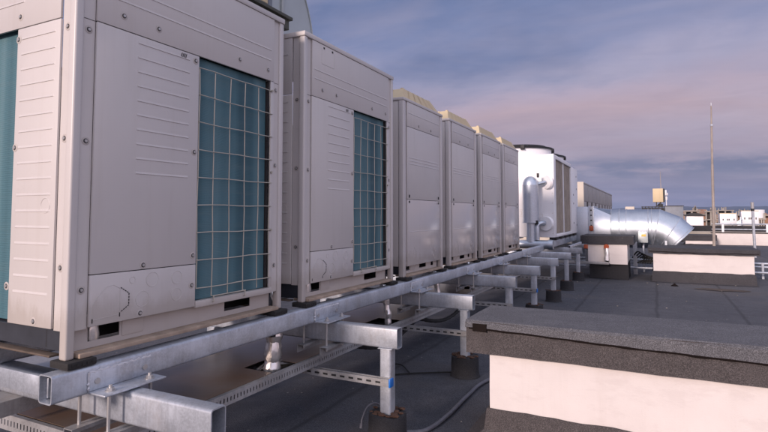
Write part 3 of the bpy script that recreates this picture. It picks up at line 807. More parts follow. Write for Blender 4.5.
mb = MB(); mb.box(-1.55, -.88, 11.80, 11.86, -1.005, -.955, .003); mb.box(-2.6, -1.55, 11.80, 11.86, -1.0, -.95, .003); mb.build('ledge_rail', 'galv2', KA)

# ------------------------------------------------------------------ roof sheet, cables
mb = MB()
nx = 60; V = []
xs_ = [-14 + 34 * k / nx for k in range(nx + 1)]; ys_ = [-6 + 36 * k / nx for k in range(nx + 1)]
for y in ys_:
    for x in xs_: V.append((x, y, G - .004 + .006 * noise.noise(Vector((x * .8, y * .8, 0)))))
mb.add(V, [(j * (nx + 1) + i, j * (nx + 1) + i + 1, (j + 1) * (nx + 1) + i + 1, (j + 1) * (nx + 1) + i) for j in range(nx) for i in range(nx)])
tag(mb.build('roof_surface', 'roof'), 'dark grey roofing felt of the flat roof', kind='structure')
mb = MB(); 
def catm(P, n=10):
    P = [Vector(p) for p in P]; P = [P[0] * 2 - P[1]] + P + [P[-1] * 2 - P[-2]]; out = []
    for i in range(1, len(P) - 2):
        for k in range(n):
            t = k / n; a, b, c, d = P[i - 1:i + 3]
            out.append(.5 * ((2 * b) + (c - a) * t + (2 * a - 5 * b + 4 * c - d) * t * t + (3 * b - a - 3 * c + d) * t ** 3))
    return out + [P[-2]]
g1 = G + .016
mb.tube(catm([(-.3, 5.6, g1), (-.95, 4.75, g1), (-1.21, 4.18, g1), (-1.24, 3.75, g1), (-1.235, 3.35, g1), (-1.27, 3.05, g1), (-1.38, 2.93, g1 + .01)]), .013, 10)
cg = mb.build('conduit', 'cable'); tag(cg, 'grey flexible conduit curving over the roof from the near kerb to a footing', 'conduit')
mb = MB(); mb.tube(catm([(-1.50, 2.99, G + .10), (-1.545, 2.94, G + .165), (-1.575, 2.88, G + .16), (-1.59, 2.84, G + .10), (-1.59, 2.83, G + .065)]), .006, 8); mb.cyl((-1.59, 2.83, G + .075), (-1.59, 2.825, G + .05), .010, n=8)
tag(mb.build('cable_end', 'cable'), 'bent grey cable end sticking up left of the second footing', 'cable')
mb = MB(); mb.tube(catm([(-1.53, 4.24, G + .02), (-1.80, 4.10, G + .012), (-1.98, 3.96, G + .010)], 5), .007, 6); mb.tube(catm([(-1.84, 4.08, G + .014), (-2.0, 4.25, G + .02), (-2.12, 4.22, G + .012)], 5), .006, 6)
tag(mb.build('black_strap', 'black'), 'thin black strap lying on the felt by the third footing', 'strap')
for k, (x, y, r_) in enumerate(((.27, 11.35, .05),)):
    mb = MB(); mb.cyl((x, y, G), (x, y, G + .02), r_ * 1.3, r_ * .8, 12); mb.cyl((x, y, G + .02), (x, y, G + .045), r_ * .5, r_ * .3, 10)
    tag(mb.build('roof_vent', 'bitumen'), ['small black vent stub on the roof just in front of the mid distance kerb', 'tiny black stub just in front of the mid distance kerb'][k], 'vent')
for k, (x, y, w, h) in enumerate(((1.0, 11.1, .42, .16),)):
    mb = MB(); n = 26; P_ = []
    for q in range(n):
        a = 2 * math.pi * q / n; sq_ = 1 / max(abs(math.cos(a)), abs(math.sin(a))) if k else 1
        f_ = 1 + (.35 if not k else .03) * noise.noise(Vector((q * .6, k, 2))); P_.append((x + w * math.cos(a) * min(sq_, 1.35) * f_, y + h * math.sin(a) * min(sq_, 1.35) * f_))
    z0 = G + .003
    mb.add([(a, b, z0) for a, b in P_] + [(x, y, z0 + .004)], [(q, (q + 1) % n, n) for q in range(n)])
    tag(mb.build('roof_stain' if not k else 'felt_patch', 'stain' if not k else 'cfelt'), ['rust brown puddle stain just in front of the mid distance kerb', 'darker felt patch on the open roof behind the near kerb', 'darker felt patch on the roof near the chiller frame posts'][k], 'patch')
# loose debris on the roof
mb = MB()
for k in range(110):
    x = random.uniform(-3, 3); y = random.uniform(2.6, 12); s_ = random.uniform(.002, .006) * (1 + .12 * y)
    bmesh.ops.create_icosphere(mb.bm, subdivisions=1, radius=s_, matrix=Matrix.Translation((x, y, G + s_ * .3)) @ Matrix.Diagonal((random.uniform(.7, 1.6), 1, .5, 1)))
tag(mb.build('gravel_crumbs', 'concrete'), 'pale crumbs scattered on the felt', 'gravel', kind='stuff')

# ------------------------------------------------------------------ white chiller with its pipework
YC = 10.4; XR = -1.70
CHI = thing('chiller', (-2.45, 12, -.50), 'large white chiller cabinet with black fan rings and a vertical silver silencer pipe', 'chiller')
mb = MB(); mb.box(-3.3, XR, YC, YC + .22, -.42, 1.16, .012); mb.box(-3.3, XR, YC + 2.28, YC + 3.35, -.42, 1.10, .01); mb.box(-3.3, XR - .10, YC + .22, YC + 2.28, -.42, 1.155)
mb.box(-3.3, XR + .0, YC + .22, YC + 2.28, 1.08, 1.157, .006); mb.box(-3.3, XR, YC + .22, YC + 2.28, -.42, -.36, .006)
bd = mb.build('cabinet', 'white', CHI)
mb = MB()
for z in (1.00,): mb.box(-3.25, XR - .03, YC - .0025, YC - .0005, z, z + .003)
mb.box(-2.18, -2.177, YC - .0025, YC - .0005, -.40, 1.0)
for (x, z, w) in ((-2.05, .90, .13), (-1.92, .76, .11), (-2.1, .40, .10), (-2.42, .10, .13), (-1.99, .02, .07)):
    for q in (0, .028):
        if q and w < .11: continue
        a, b, c, d = x + q, x + w - q, z - w + q, z - q
        mb.box(a, b, YC - .003, YC - .001, c, c + .003); mb.box(a, b, YC - .003, YC - .001, d, d + .003); mb.box(a, a + .003, YC - .003, YC - .001, c, d); mb.box(b, b + .003, YC - .003, YC - .001, c, d)
for k in range(8):
    for x in (-1.74, -2.22): mb.box(x, x + .012, YC - .004, YC - .0005, -.35 + k * .19, -.338 + k * .19)
mb.build('panel_joint', 'bank', bd)
mb = MB(); mb.cyl((-2.40, YC - .006, -.18), (-2.40, YC - .001, -.18), .035, n=16); mb.box(-2.47, -2.44, YC - .006, YC - .001, .20, .25)
for yy, z in ((2.6, .45), (2.6, .25), (3.1, .9), (3.1, .6), (2.6, -.2), (3.1, -.25)): mb.box(XR - .001, XR + .004, YC + yy, YC + yy + .04, z, z + .04)
mb.each('hole', 'cap', bd)
mb = MB()
for y0, y1 in ((.24, 1.23), (1.30, 2.26)): mb.box(XR - .09, XR - .03, YC + y0, YC + y1, -.35, 1.07)
mb.each('coil', 'brownfin', CHI); MB().box(XR - .09, XR - .015, YC + 1.235, YC + 1.295, -.35, 1.075, .004).build('coil_divider', 'white', CHI)
for cy_ in (11.22, 12.85):
    mb = MB(); mb.cyl((-2.55, cy_, 1.158), (-2.55, cy_, 1.33), .66, .665, 48); f = mb.build('fan_cowl', 'white', CHI)
    mb = MB()
    for q, z in ((.69, 1.335), (.69, 1.355), (.55, 1.40), (.40, 1.41), (.25, 1.415)): mb.ringat((-2.55, cy_, z), 'Z', q, .012, 40)
    for k in range(12):
        a = 2 * math.pi * k / 12; c, s_ = math.cos(a), math.sin(a)
        mb.tube([(-2.55 + .69 * c, cy_ + .69 * s_, 1.345), (-2.55 + .55 * c, cy_ + .55 * s_, 1.40), (-2.55 + .1 * c, cy_ + .1 * s_, 1.415)], .010, 6)
    for k in range(4):
        a = R(20 + 90 * k); mb.box(-2.55 + .69 * math.cos(a) - .04, -2.55 + .69 * math.cos(a) + .04, cy_ + .69 * math.sin(a) - .03, cy_ + .69 * math.sin(a) + .03, 1.29, 1.38, .006)
    mb.build('fan_guard', 'cap', f)
# pipework in front
yp = YC - .20
PW = thing('silencer_pipe', (-2.1, yp, -.5), 'polished silver silencer and pipe elbows in front of the white chiller', 'pipe')
mb = MB(); mb.cyl((-2.10, yp, -.13), (-2.10, yp, .56), .148, n=28); mb.rings([[(-2.10 + .148 * q * math.cos(a), yp + .148 * q * math.sin(a), z) for a in [2 * math.pi * k / 28 for k in range(28)]] for z, q in ((.56, 1.0), (.61, .95), (.67, .78), (.715, .5), (.73, .2))])
mb.tube([(-2.02, yp + .06, .57), (-1.93, yp + .09, .60), (-1.85, yp + .15, .62)], .036, 12)
mb.build('silencer', 'duct', PW)
mb = MB(); mb.cyl((-2.10, yp, -.50), (-2.10, yp, -.13), .085, n=22); mb.cyl((-2.10, yp, -.145), (-2.10, yp, -.125), .154, n=24)
mb.tube(catm([(-1.99, yp - .0, -.46), (-1.99, yp, -.30), (-1.985, yp + .01, -.20), (-1.93, yp + .05, -.15), (-1.88, yp + .13, -.15)], 5), .048, 14); mb.build('riser', 'duct', PW)
mb = MB(); mb.cyl((-1.84, yp + .17, .62), (-1.82, YC - .002, .62), .125, .14, 24); mb.cyl((-1.86, yp + .12, -.16), (-1.84, YC - .002, -.16), .13, .14, 24); mb.each('wall_flange', 'white', PW)
mb = MB(); mb.box(-1.97, -1.93, yp - .06, yp - .02, .70, .78, .005); mb.box(-1.99, -1.95, yp - .1, yp - .06, -.17, -.10, .005); mb.each('valve', 'cap', PW)
HP = thing('header_duct', (-2.2, yp, -.63), 'horizontal polished silver pipe along the foot of the white chiller', 'pipe')
mb = MB(); mb.cyl((-3.1, yp, -.545), (-1.76, yp, -.545), .082, n=24); mb.cyl((-1.78, yp, -.545), (-1.70, yp, -.545), .094, .088, 24); mb.build('pipe', 'duct', HP)
# second support frame, under the chiller
F2 = thing('support_frame', (-2.4, 11.8, G + .16), 'short galvanized frame under the white chiller, behind the long frame', 'steel frame')
MB().rhs('Y', 10.3, 14.2, XR - .10, XR - .02, -.60, -.47, .005, .012).build('main_beam', 'galv', F2)
MB().rhs('Y', 10.3, 14.2, -3.2, -3.12, -.60, -.47, .005, .012).build('main_beam', 'galv', F2)
mb = MB()
for k in range(6): mb.box(XR - .11, XR + .02, 10.45 + k * .62, 10.75 + k * .62, -.468, -.422, .004)
mb.each('spacer_block', 'rubber', F2)
for y in (9.86, 11.42, 13.0):
    MB().rhs('X', -3.2, -1.352, y, y + .08, ZC - CH, ZC, .005, .012).build('cross_beam', 'galv', F2)
    for xx in (-1.43, -2.9): MB().rhs('Z', G + .14, ZC - CH - .003, xx - .035, xx + .035, y, y + .07, .004, .009).each('post', 'galv', F2)
MB().rhs('Y', 9.9, 11.5, -1.40, -1.36, -.58, -.54, .003, .006).build('side_rail', 'galv', F2)
footing(-1.43, 9.895, 'felt wrapped footing under the first post of the chiller frame'); footing(-1.43, 11.455, 'felt wrapped footing of the chiller frame post beside the pale box')

# ------------------------------------------------------------------ big silver duct
DU = thing('ventilation_duct', (-.5, 14, G), 'big shiny round ventilation duct with a down-turned mitred end', 'duct')
YD = 14.0; ZD = -.32; RD = .455
mb = MB(); mb.box(-1.82, -1.44, YD - .47, YD + .5, -.95, .20, .006); mb.box(-1.335, -1.315, YD - .49, YD + .5, -.97, .215, .003); mb.box(-1.44, -1.42, YD - .49, YD + .5, -.97, .215, .003); mb.box(-1.42, -1.335, YD - .465, YD + .48, -.95, .195)
pl = mb.build('plenum', 'duct', DU)
mb = MB()
for k in range(7): mb.box(-1.395, -1.36, YD - .472, YD - .4655, .10 - k * .12, .13 - k * .12)
mb.each('bolt', 'cap', pl)
MB().box(-1.42, -1.33, YD - .53, YD - .467, -.37, -.25, .015).build('damper_handle', 'orange', pl)
# square to round
mb = MB(); n = 48; sq = []; ci = []
for k in range(n):
    a = 2 * math.pi * k / n; c, s_ = math.cos(a), math.sin(a); q = 1 / max(abs(c), abs(s_))
    sq.append((-1.315, YD + .46 * c * q, ZD - .06 + .555 * s_ * q)); ci.append((-.955, YD + RD * c, ZD + RD * s_))
mb.rings([sq, ci], cap=False); mb.build('transition', 'duct', DU, ang=12)
def circ(p, ang, r_, n=56):
    """ring normal to the direction turned down by ang in the XZ plane"""
    nx_, nz_ = math.sin(ang), math.cos(ang)
    return [(p[0] + r_ * math.sin(t) * nx_, YD + r_ * math.cos(t), p[1] + r_ * math.sin(t) * nz_) for t in [2 * math.pi * k / n for k in range(n)]]
def mitre(p, ang, r_, f, n=56):
    nx_, nz_ = math.sin(ang), math.cos(ang)
    return [(p[0] + r_ * f * math.sin(t) * nx_, YD + r_ * math.cos(t), p[1] + r_ * f * math.sin(t) * nz_) for t in [2 * math.pi * k / n for k in range(n)]]
f = 1 / math.cos(R(11.25))
P1, P2, P3 = (-.01, ZD), (.245, ZD - .108), (.425, ZD - .288)
mb = MB(); mb.rings([circ((-.955, ZD), 0, RD), circ((-.17, ZD), 0, RD)], cap=False); mb.build('straight_run', 'duct', DU)
mb = MB(); mb.rings([circ((-.17, ZD), 0, RD - .002), mitre(P1, R(11.25), RD, f), mitre(P2, R(33.75), RD, f), circ(P3, R(45), RD)], cap=False); mb.rings([circ(P3, R(45), RD), circ(P3, R(45), RD - .01), mitre(P2, R(33.75), RD - .01, f)], cap=False)
mb.build('elbow', 'duct', DU, ang=10)
mb = MB()
for rg in (circ((-.955, ZD), 0, RD + .008), circ((-.78, ZD), 0, RD + .008), circ((-.63, ZD), 0, RD + .006), circ((-.17, ZD), 0, RD + .008), circ((-.10, ZD), 0, RD + .004), mitre(P1, R(11.25), RD + .003, f), mitre(P2, R(33.75), RD + .003, f), circ(P3, R(45), RD + .006), circ((P3[0] - .03, P3[1] + .03), R(45), RD + .004)):
    mb.tube(rg + [rg[0]], .007, 6)
mb.build('seam', 'galv', DU)
mb = MB(); mb.box(-.38, -.18, YD - .60, YD - .44, -.62, -.38, .008); b_ = mb.build('actuator_box', 'ductold', DU); MB().box(-.34, -.20, YD - .605, YD - .6005, -.41, -.375).build('label_plate', 'white', b_)
MB().box(-.31, -.22, YD - .606, YD - .6005, -.48, -.43).build('warning_sticker', 'yellow', b_)
mb = MB()
for x in (-1.2, -.75, -.3, .12): mb.box(x, x + .04, YD - .35, YD - .31, G, -.62, .003); mb.box(x, x + .04, YD + .31, YD + .35, G, -.62, .003)
mb.box(-1.8, .2, YD - .35, YD - .31, -1.0, -.96, .003); mb.box(-1.7, -1.4, YD - .4, YD + .4, -1.0, -.95); mb.box(-1.75, -1.70, YD - .4, YD - .35, G, -.95)
mb.each('stand', 'galv', DU)
# cables clutter and low rails near the duct
cc = thing('pipe_run', (-.2, 12.9, G), 'low galvanized pipes and cable loops on the roof under the duct', 'pipes')
mb = MB()
for z, y in ((-1.0, 13.4), (-1.07, 13.4), (-1.16, 13.1)): mb.cyl((-2.2, y, z), (4.2, y, z), .022, n=8)
for x in (-.45, .0, 1.9, 2.8): mb.box(x, x + .04, 13.35, 13.45, G, -.98)
mb.each('rail', 'galv', cc)
mb = MB()
for k in range(6):
    x = -.50 + k * .05; mb.tube(catm([(x, 13.2, -.95), (x + .12, 13.1, -.80 - .03 * k), (x + .25, 13.15, -.95), (x + .1, 13.1, -1.05)], 5), .014, 6)
mb.build('cable_loop', 'black', cc)
mb = MB(); mb.box(-.48, -.40, 13.15, 13.25, G, -.60); mb.box(.15, .19, 13.0, 13.05, G, -.55); mb.each('upright', 'galv', cc)

# ------------------------------------------------------------------ beige cabinet bank behind
BK = thing('plant_housing', (-2.6, 22, G), 'long beige panelled plant housing with dark vertical slots behind the chiller', 'plant housing')
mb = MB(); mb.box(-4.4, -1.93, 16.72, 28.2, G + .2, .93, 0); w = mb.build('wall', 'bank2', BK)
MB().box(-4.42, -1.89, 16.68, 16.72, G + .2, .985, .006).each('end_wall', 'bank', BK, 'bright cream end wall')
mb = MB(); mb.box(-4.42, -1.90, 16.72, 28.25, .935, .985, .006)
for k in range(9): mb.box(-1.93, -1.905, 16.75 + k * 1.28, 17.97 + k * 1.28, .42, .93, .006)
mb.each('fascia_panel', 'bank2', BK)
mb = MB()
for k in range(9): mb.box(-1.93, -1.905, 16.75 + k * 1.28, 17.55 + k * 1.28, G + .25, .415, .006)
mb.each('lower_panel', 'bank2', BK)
mb = MB()
for k in range(9): mb.box(-1.929, -1.92, 17.57 + k * 1.28, 18.0 + k * 1.28, G + .25, .41)
mb.each('slot', 'slot', BK)
MB().box(-4.2, -2.1, 16.8, 28.1, G, G + .2).build('plinth', 'concrete', BK)

# ------------------------------------------------------------------ masts, rails, far plant on the roof
t = thing('lightning_mast', (1.6, 20, G), 'tall thin brown lightning mast rising against the sky at the right', 'mast')
mb = MB(); mb.cyl((1.615, 20, G), (1.64, 20, 1.6), .045, .040, 10); mb.cyl((1.64, 20, 1.6), (1.655, 20, 2.9), .034, .030, 10); mb.cyl((1.655, 20, 2.9), (1.663, 20, 3.52), .024, .018, 8); mb.build('pole', 'mastm', t)
mb = MB(); mb.cyl((1.655, 20, 2.86), (1.655, 20, 2.92), .042, n=10); mb.cyl((1.663, 20, 3.50), (1.663, 20, 3.62), .010, n=6); mb.box(1.45, 1.78, 19.85, 20.15, G, G + .1, .01); mb.each('fitting', 'galv', t)
t = thing('short_pole', (2.68, 20, G), 'short grey pole with a black band near its tip at the right edge', 'pole')
mb = MB(); mb.cyl((2.695, 20, G), (2.665, 20, .36), .040, n=10); mb.build('pole', 'galv', t)
mb = MB(); mb.cyl((2.668, 20, .13), (2.667, 20, .20), .05, n=10); mb.build('band', 'cap', t); mb = MB(); mb.cyl((2.667, 20, .2), (2.665, 20, .40), .045, n=10); mb.build('tip', 'rod', t)
# parapet beyond, rail on it
t = thing('parapet_wall', (8, 28, G), 'long pinkish white parapet with dark coping across the far right', 'parapet')
MB().box(2.2, 22, 28.0, 28.3, G - .05, -.80, .02).build('wall', 'stucco', t); MB().box(2.17, 22, 27.97, 28.35, -.80, -.765, .01).build('coping', 'pad', t)
kerb('roof_kerb', 1.0, 2.30, 27.0, 28.2, -.86, .25, G + .06, .12, .04, 'small distant white kerb block under a dark cap, below the mast', False, st=.3, amp=.01, felt='cfelt', topm='cfelt', flare=.4)
t = thing('guard_rail', (5, 29, G), 'low white pipe rail standing behind the long white parapet', 'rail')
mb = MB(); mb.cyl((2.3, 29.4, -.42), (12, 29.4, -.42), .035, n=8); mb.cyl((2.3, 29.4, -.66), (12, 29.4, -.66), .03, n=8); mb.each('rail', 'galv', t)
for k in range(6):
    x = 2.7 + k * 1.7; MB().box(x, x + .09, 29.36, 29.44, G, -.43).each('upright', 'white', t)
# grey plant room behind the duct with antenna cabinet
t = thing('plant_room', (.3, 32, G), 'blue grey metal plant room with dark louvres behind the round duct', 'plant room')
MB().box(.42, 1.27, 32, 34, G, .47, .01).build('wall', 'greysheet', t)
mb = MB(); mb.box(-.68, .418, 32.1, 34, G, .38)
for k in range(7): mb.box(-.69 + k * .16, -.65 + k * .16, 32.02, 32.1, G, .47)
mb.box(-.70, .42, 32.0, 32.1, .42, .46); mb.box(.42, 1.30, 31.96, 34, .472, .50); mb.build('louvre_frame', 'cap', t)
t = thing('antenna_cabinet', (.13, 32.5, .48), 'beige box cabinet with white antennas raised above the plant room', 'cabinet')
MB().box(-.145, .35, 32.3, 32.8, .70, 1.43, .01).build('housing', 'beige', t)
mb = MB(); mb.box(.352, .43, 32.3, 32.8, .70, 1.42); mb.box(.0, .05, 32.4, 32.5, .47, .70); mb.box(.10, .34, 32.5, 32.6, .47, .60); mb.box(.2, .26, 32.4, 32.5, .47, .70); mb.tube([(.04, 32.45, .48), (.22, 32.45, .69)], .02, 6); mb.each('leg_frame', 'cap', t)
mb = MB(); mb.box(.44, .52, 32.35, 32.5, 1.05, 1.34, .02); mb.box(.44, .55, 32.5, 32.65, .80, 1.0, .02); mb.box(.50, .58, 32.5, 32.6, 1.05, 1.2, .02); mb.cyl((.50, 32.5, .47), (.50, 32.5, 1.35), .02, n=6); mb.each('antenna', 'white', t)
mb = MB(); mb.cyl((.26, 32.55, 1.43), (.24, 32.55, 2.35), .018, .009, 6); mb.build('whip_aerial', 'mastm', t)
# white units and small hut further off
def far_ahu(x, y, w, h, z0, lab):
    t = thing('roof_unit', (x, y, z0), lab, 'roof unit', 'pale far plant boxes on the roof')
    b = MB().box(x, x + w, y, y + 1, z0, z0 + h, .015).build('cabinet', 'white', t)
    mb = MB()
    for q in (.16, .42, .52, .82): mb.box(x + w * q, x + w * (q + .06), y - .01, y - .001, z0 + h * .42, z0 + h * .56)
    mb.each('grille', 'slot', b); MB().box(x - .02, x + w + .02, y - .02, y + 1.02, z0 + h, z0 + h + .04).build('lid', 'beige', t)
    MB().box(x + .1, x + .2, y + .1, y + .9, G, z0).box(x + w - .2, x + w - .1, y + .1, y + .9, G, z0).each('leg', 'galv', t)
far_ahu(4.05, 45, 1.0, .82, -.72, 'pale box shaped roof unit just right of the tall mast')
far_ahu(5.34, 45, 1.0, 1.0, -.72, 'taller pale box shaped roof unit left of the short pole')
t = thing('roof_hut', (2.2, 40, G), 'small white hut with a dark curved roof left of the mast', 'hut')
MB().box(1.75, 2.70, 40, 42, G, -.02, .01).build('wall', 'white', t)
mb = MB(); pr = [(1.68 + 1.1 * k / 10, -.01 + .16 * math.sin(math.pi * k / 10)) for k in range(11)]; mb.extrude(pr + [(2.78, -.05), (1.68, -.05)], 'Y', 39.9, 42.1); mb.build('curved_roof', 'cap', t)
mb = MB(); mb.box(-14, 26, 30, 90, G - 20, G - .35); tag(mb.build('lower_roof', 'roof'), 'lower dark roofs beyond the parapet', kind='structure')
for k, (x0, x1, y, z0, z1, mt, lab) in enumerate(((1.0, 14, 33, G - .35, -.86, 'concrete', 'low beige upstand line behind the pipe rail'), (-.6, 10, 36.5, G - .35, -.62, 'pad', 'dark felt upstand behind the beige one'), (-2.35, -1.65, 50, G - .35, .72, 'bank', 'small cream box peeking over the top of the duct'), (3.0, 9, 44.4, G - .35, -.75, 'greysheet', 'grey platform under the two pale roof units'))):
    o = MB().box(x0, x1, y, y + .5, z0, z1, .01).build('upstand' if k != 2 else 'roof_box', mt); tag(o, lab, 'upstand' if k != 2 else 'roof box')
t = thing('pipe_cluster', (5.05, 44.6, -.7), 'tangle of silver pipes between the two pale roof units', 'pipes')
mb = MB()
for k in range(9): x = 5.06 + .03 * k; mb.tube([(x, 44.7, -.72), (x + random.uniform(-.05, .05), 44.7 + .02 * k, -.5 + .06 * random.random() * k), (5.33, 44.8, -.3)], .03, 6)
mb.build('pipe', 'duct', t)

# ------------------------------------------------------------------ town, hills
ZG = -16
mb = MB(); mb.add([(-9000, -9000, ZG), (9000, -9000, ZG), (9000, 9000, ZG), (-9000, 9000, ZG)], [(0, 1, 2, 3)]); tag(mb.build('ground', 'city'), 'ground of the town far below', kind='structure')
# concrete frame tops, each a building
def frame_bldg(x, y, w, h, lab, mt='concrete', floors=2, tank=False, br=False):
    t = thing('town_building', (x, y, ZG), lab, 'building', 'distant town buildings')
    MB().box(x, x + w, y, y + w * .8, ZG, h - 3.0 * floors).build('block', 'brick' if br else mt, t)
    mb = MB()
    for f_ in range(floors + 1): mb.box(x - .3, x + w + .3, y - .3, y + w * .8, h - 3.0 * f_ - .35, h - 3.0 * f_)
    nb = max(2, int(w / 4))
    for k in range(nb + 1): mb.box(x + (w - .5) * k / nb, x + (w - .5) * k / nb + .5, y, y + .5, h - 3 * floors, h - .36)
    mb.build('concrete_frame', mt, t)
    mb = MB(); mb.box(x + .6, x + w - .6, y + 2.2, y + w * .75, h - 3 * floors, h - .4); mb.build('infill_wall', 'slot' if not br else 'brick', t)
    mb = MB()
    for k in range(5):
        xx = x + random.uniform(0, w); mb.box(xx, xx + .35, y, y + .35, h, h + random.uniform(.4, 1.5))
    mb.each('chimney', 'concrete', t)
    if tank:
        mb = MB(); mb.cyl((x + w * .5, y + 1.5, h + .1), (x + w * .5, y + 1.5, h + 2.4), 1.7, n=24); mb.build('water_tank', 'white', t)
def at(px, y): return y * math.tan(math.atan((px - 384) / 534.4) - R(26.97))
specs = [(684, 699, 190, 1.45, 'unfinished concrete building frame just right of the duct mouth', 0, 0), (664, 690, 330, .9, 'long low town block directly behind the duct mouth', 0, 1),
         (705, 716, 230, 1.5, 'small concrete block with rooftop pipes left of the mast', 0, 0), (717, 733, 260, 2.1, 'concrete town building behind the first pale roof unit', 0, 0),
         (731, 742, 240, .2, 'brick orange town building between the two pale roof units', 0, 1), (752, 764, 180, -.9, 'concrete building carrying a round white water tank', 1, 0),
         (762, 790, 230, .1, 'orange brick building at the far right edge', 0, 1), (738, 757, 330, 2.0, 'pale block behind the second pale roof unit', 0, 0),
         (700, 712, 300, .6, 'worn brick building beside the curved roof hut', 0, 1)]
for p0, p1, y, h, lab, tank, br in specs: frame_bldg(at(p0, y), y, at(p1, y) - at(p0, y), h, lab, tank=bool(tank), br=bool(br))
k = 0
quals = ['orange roofed house', 'grey house', 'cream house', 'brown block']
for i in range(26):
    y = random.uniform(380, 900); px = random.uniform(665, 800) if i < 18 else random.uniform(560, 665)
    a = math.atan((px - 384) / 534.4) - R(26.97); x = y * math.tan(a)
    w = random.uniform(12, 30); h = random.uniform(11, 17.5)
    q = quals[i % 4]
    t = thing('town_building', (x, y, ZG), f'tiny {q} in the distant town strip below the hills', 'building', f'tiny distant {q}s')
    MB().box(x, x + w, y, y + 14, ZG, ZG + h).build('wall', ['concrete', 'bank2', 'bank', 'brick'][i % 4], t)
    mb = MB(); mb.add([(x - .5, y - .5, ZG + h), (x + w + .5, y - .5, ZG + h), (x + w + .5, y + 14.5, ZG + h), (x - .5, y + 14.5, ZG + h), (x + 3, y + 7, ZG + h + 3.2), (x + w - 3, y + 7, ZG + h + 3.2)], [(0, 1, 5, 4), (1, 2, 5), (2, 3, 4, 5), (3, 0, 4)]); mb.build('roof', 'brick', t)
tm = MB()
for i in range(900):
    y = random.uniform(300, 1500); px = random.uniform(560, 800); a = math.atan((px - 384) / 534.4) - R(26.97); x = y * math.tan(a)
    s_ = random.uniform(3, 7)
    bmesh.ops.create_icosphere(tm.bm, subdivisions=1, radius=s_, matrix=Matrix.Translation((x, y, ZG + s_ * .7)) @ Matrix.Rotation(random.uniform(0, 3), 4, 'Z') @ Matrix.Diagonal((1.2, 1, random.uniform(.8, 1.4), 1)))
tag(tm.build('distant_trees', 'foliage'), 'dark tree masses of the distant town', 'trees', kind='stuff')
# hills
mb = MB(); nx_, ny_ = 220, 14; V = []
for j in range(ny_ + 1):
    for i in range(nx_ + 1):
        az = R(-60 + 110 * i / nx_); d = 5200 + 260 * j
        pr_ = math.sin(math.pi * j / ny_ * .5)
        hh = 118 + 30 * noise.noise(Vector((az * 5, .3, 0))) + 18 * noise.noise(Vector((az * 14, 1.3, 0))) + 7 * noise.noise(Vector((az * 40, 2, 0)))
        hh += 10 * math.exp(-((math.degrees(az) - 9.5) / 4) ** 2)
        V.append((d * math.sin(az), d * math.cos(az), ZG + hh * pr_ + 10 * pr_ * noise.noise(Vector((az * 30, j * .6, 4)))))
mb.add(V, [(j * (nx_ + 1) + i, j * (nx_ + 1) + i + 1, (j + 1) * (nx_ + 1) + i + 1, (j + 1) * (nx_ + 1) + i) for j in range(ny_) for i in range(nx_)])
tag(mb.build('hills', 'hill'), 'low blue hills on the horizon', kind='structure')
# air
m, nt, b = newmat('haze_air'); nt.nodes.remove(b)
pv = nd(nt, 'ShaderNodeVolumePrincipled', Density=.000075); pv.inputs['Color'].default_value = (.50, .62, .92, 1); pv.inputs['Anisotropy'].default_value = .1
nt.links.new(pv.outputs[0], nt.nodes['Material Output'].inputs['Volume'])
mb = MB(); mb.box(-9100, 9100, -9100, 9100, ZG - 1, 260); hz = mb.build('haze', m); tag(hz, 'thin blue air between the roof and the hills', 'haze', kind='stuff')

# ------------------------------------------------------------------ light
SUN_AZ = R(190); SUN_EL = R(17)     # azimuth clockwise from +Y
sd = Vector((math.sin(SUN_AZ) * math.cos(SUN_EL), math.cos(SUN_AZ) * math.cos(SUN_EL), math.sin(SUN_EL)))
L = bpy.data.lights.new('sun', 'SUN'); L.energy = 2.8; L.angle = R(9); L.color = (1.0, .81, .74)
lo = bpy.data.objects.new('sun', L); COL.objects.link(lo); lo.rotation_euler = sd.to_track_quat('Z', 'Y').to_euler()

wld = bpy.data.worlds.new('World'); scene.world = wld; wld.use_nodes = True
nt = wld.node_tree; bg = nt.nodes['Background']
sky = nt.nodes.new('ShaderNodeTexSky'); sky.sky_type = 'NISHITA'; sky.sun_disc = False
sky.sun_elevation = SUN_EL; sky.sun_rotation = SUN_AZ; sky.altitude = 300; sky.air_density = 1.2; sky.dust_density = 2
tc = nt.nodes.new('ShaderNodeTexCoord'); sep = nt.nodes.new('ShaderNodeSeparateXYZ'); nt.links.new(tc.outputs['Generated'], sep.inputs[0])
def mth(op, a, b=None, c=None, clamp=False):
    n = nt.nodes.new('ShaderNodeMath'); n.operation = op; n.use_clamp = clamp
    for i, v in enumerate((a, b, c)):
        if v is None: continue
        if hasattr(v, 'links'): nt.links.new(v, n.inputs[i])
        else: n.inputs[i].default_value = v
    return n.outputs[0]
zz = mth('MAXIMUM', sep.outputs['Z'], .0)
den = mth('ADD', zz, .20)
cu = mth('DIVIDE', sep.outputs['X'], den); cv = mth('DIVIDE', sep.outputs['Y'], den)
cmb = nt.nodes.new('ShaderNodeCombineXYZ'); nt.links.new(cu, cmb.inputs[0]); nt.links.new(cv, cmb.inputs[1])
rot = nt.nodes.new('ShaderNodeMapping'); rot.inputs['Rotation'].default_value = (0, 0, R(-20)); rot.inputs['Scale'].default_value = (.9, 1.7, 1); nt.links.new(cmb.outputs[0], rot.inputs['Vector'])
def wn(scale, detail, rough_, off, dist=0.):
    mp = nt.nodes.new('ShaderNodeMapping'); mp.inputs['Location'].default_value = off; nt.links.new(rot.outputs[0], mp.inputs['Vector'])
    n = nt.nodes.new('ShaderNodeTexNoise'); n.inputs['Scale'].default_value = scale; n.inputs['Detail'].default_value = detail; n.inputs['Roughness'].default_value = rough_; n.inputs['Distortion'].default_value = dist
    nt.links.new(mp.outputs[0], n.inputs['Vector']); return n.outputs['Fac']
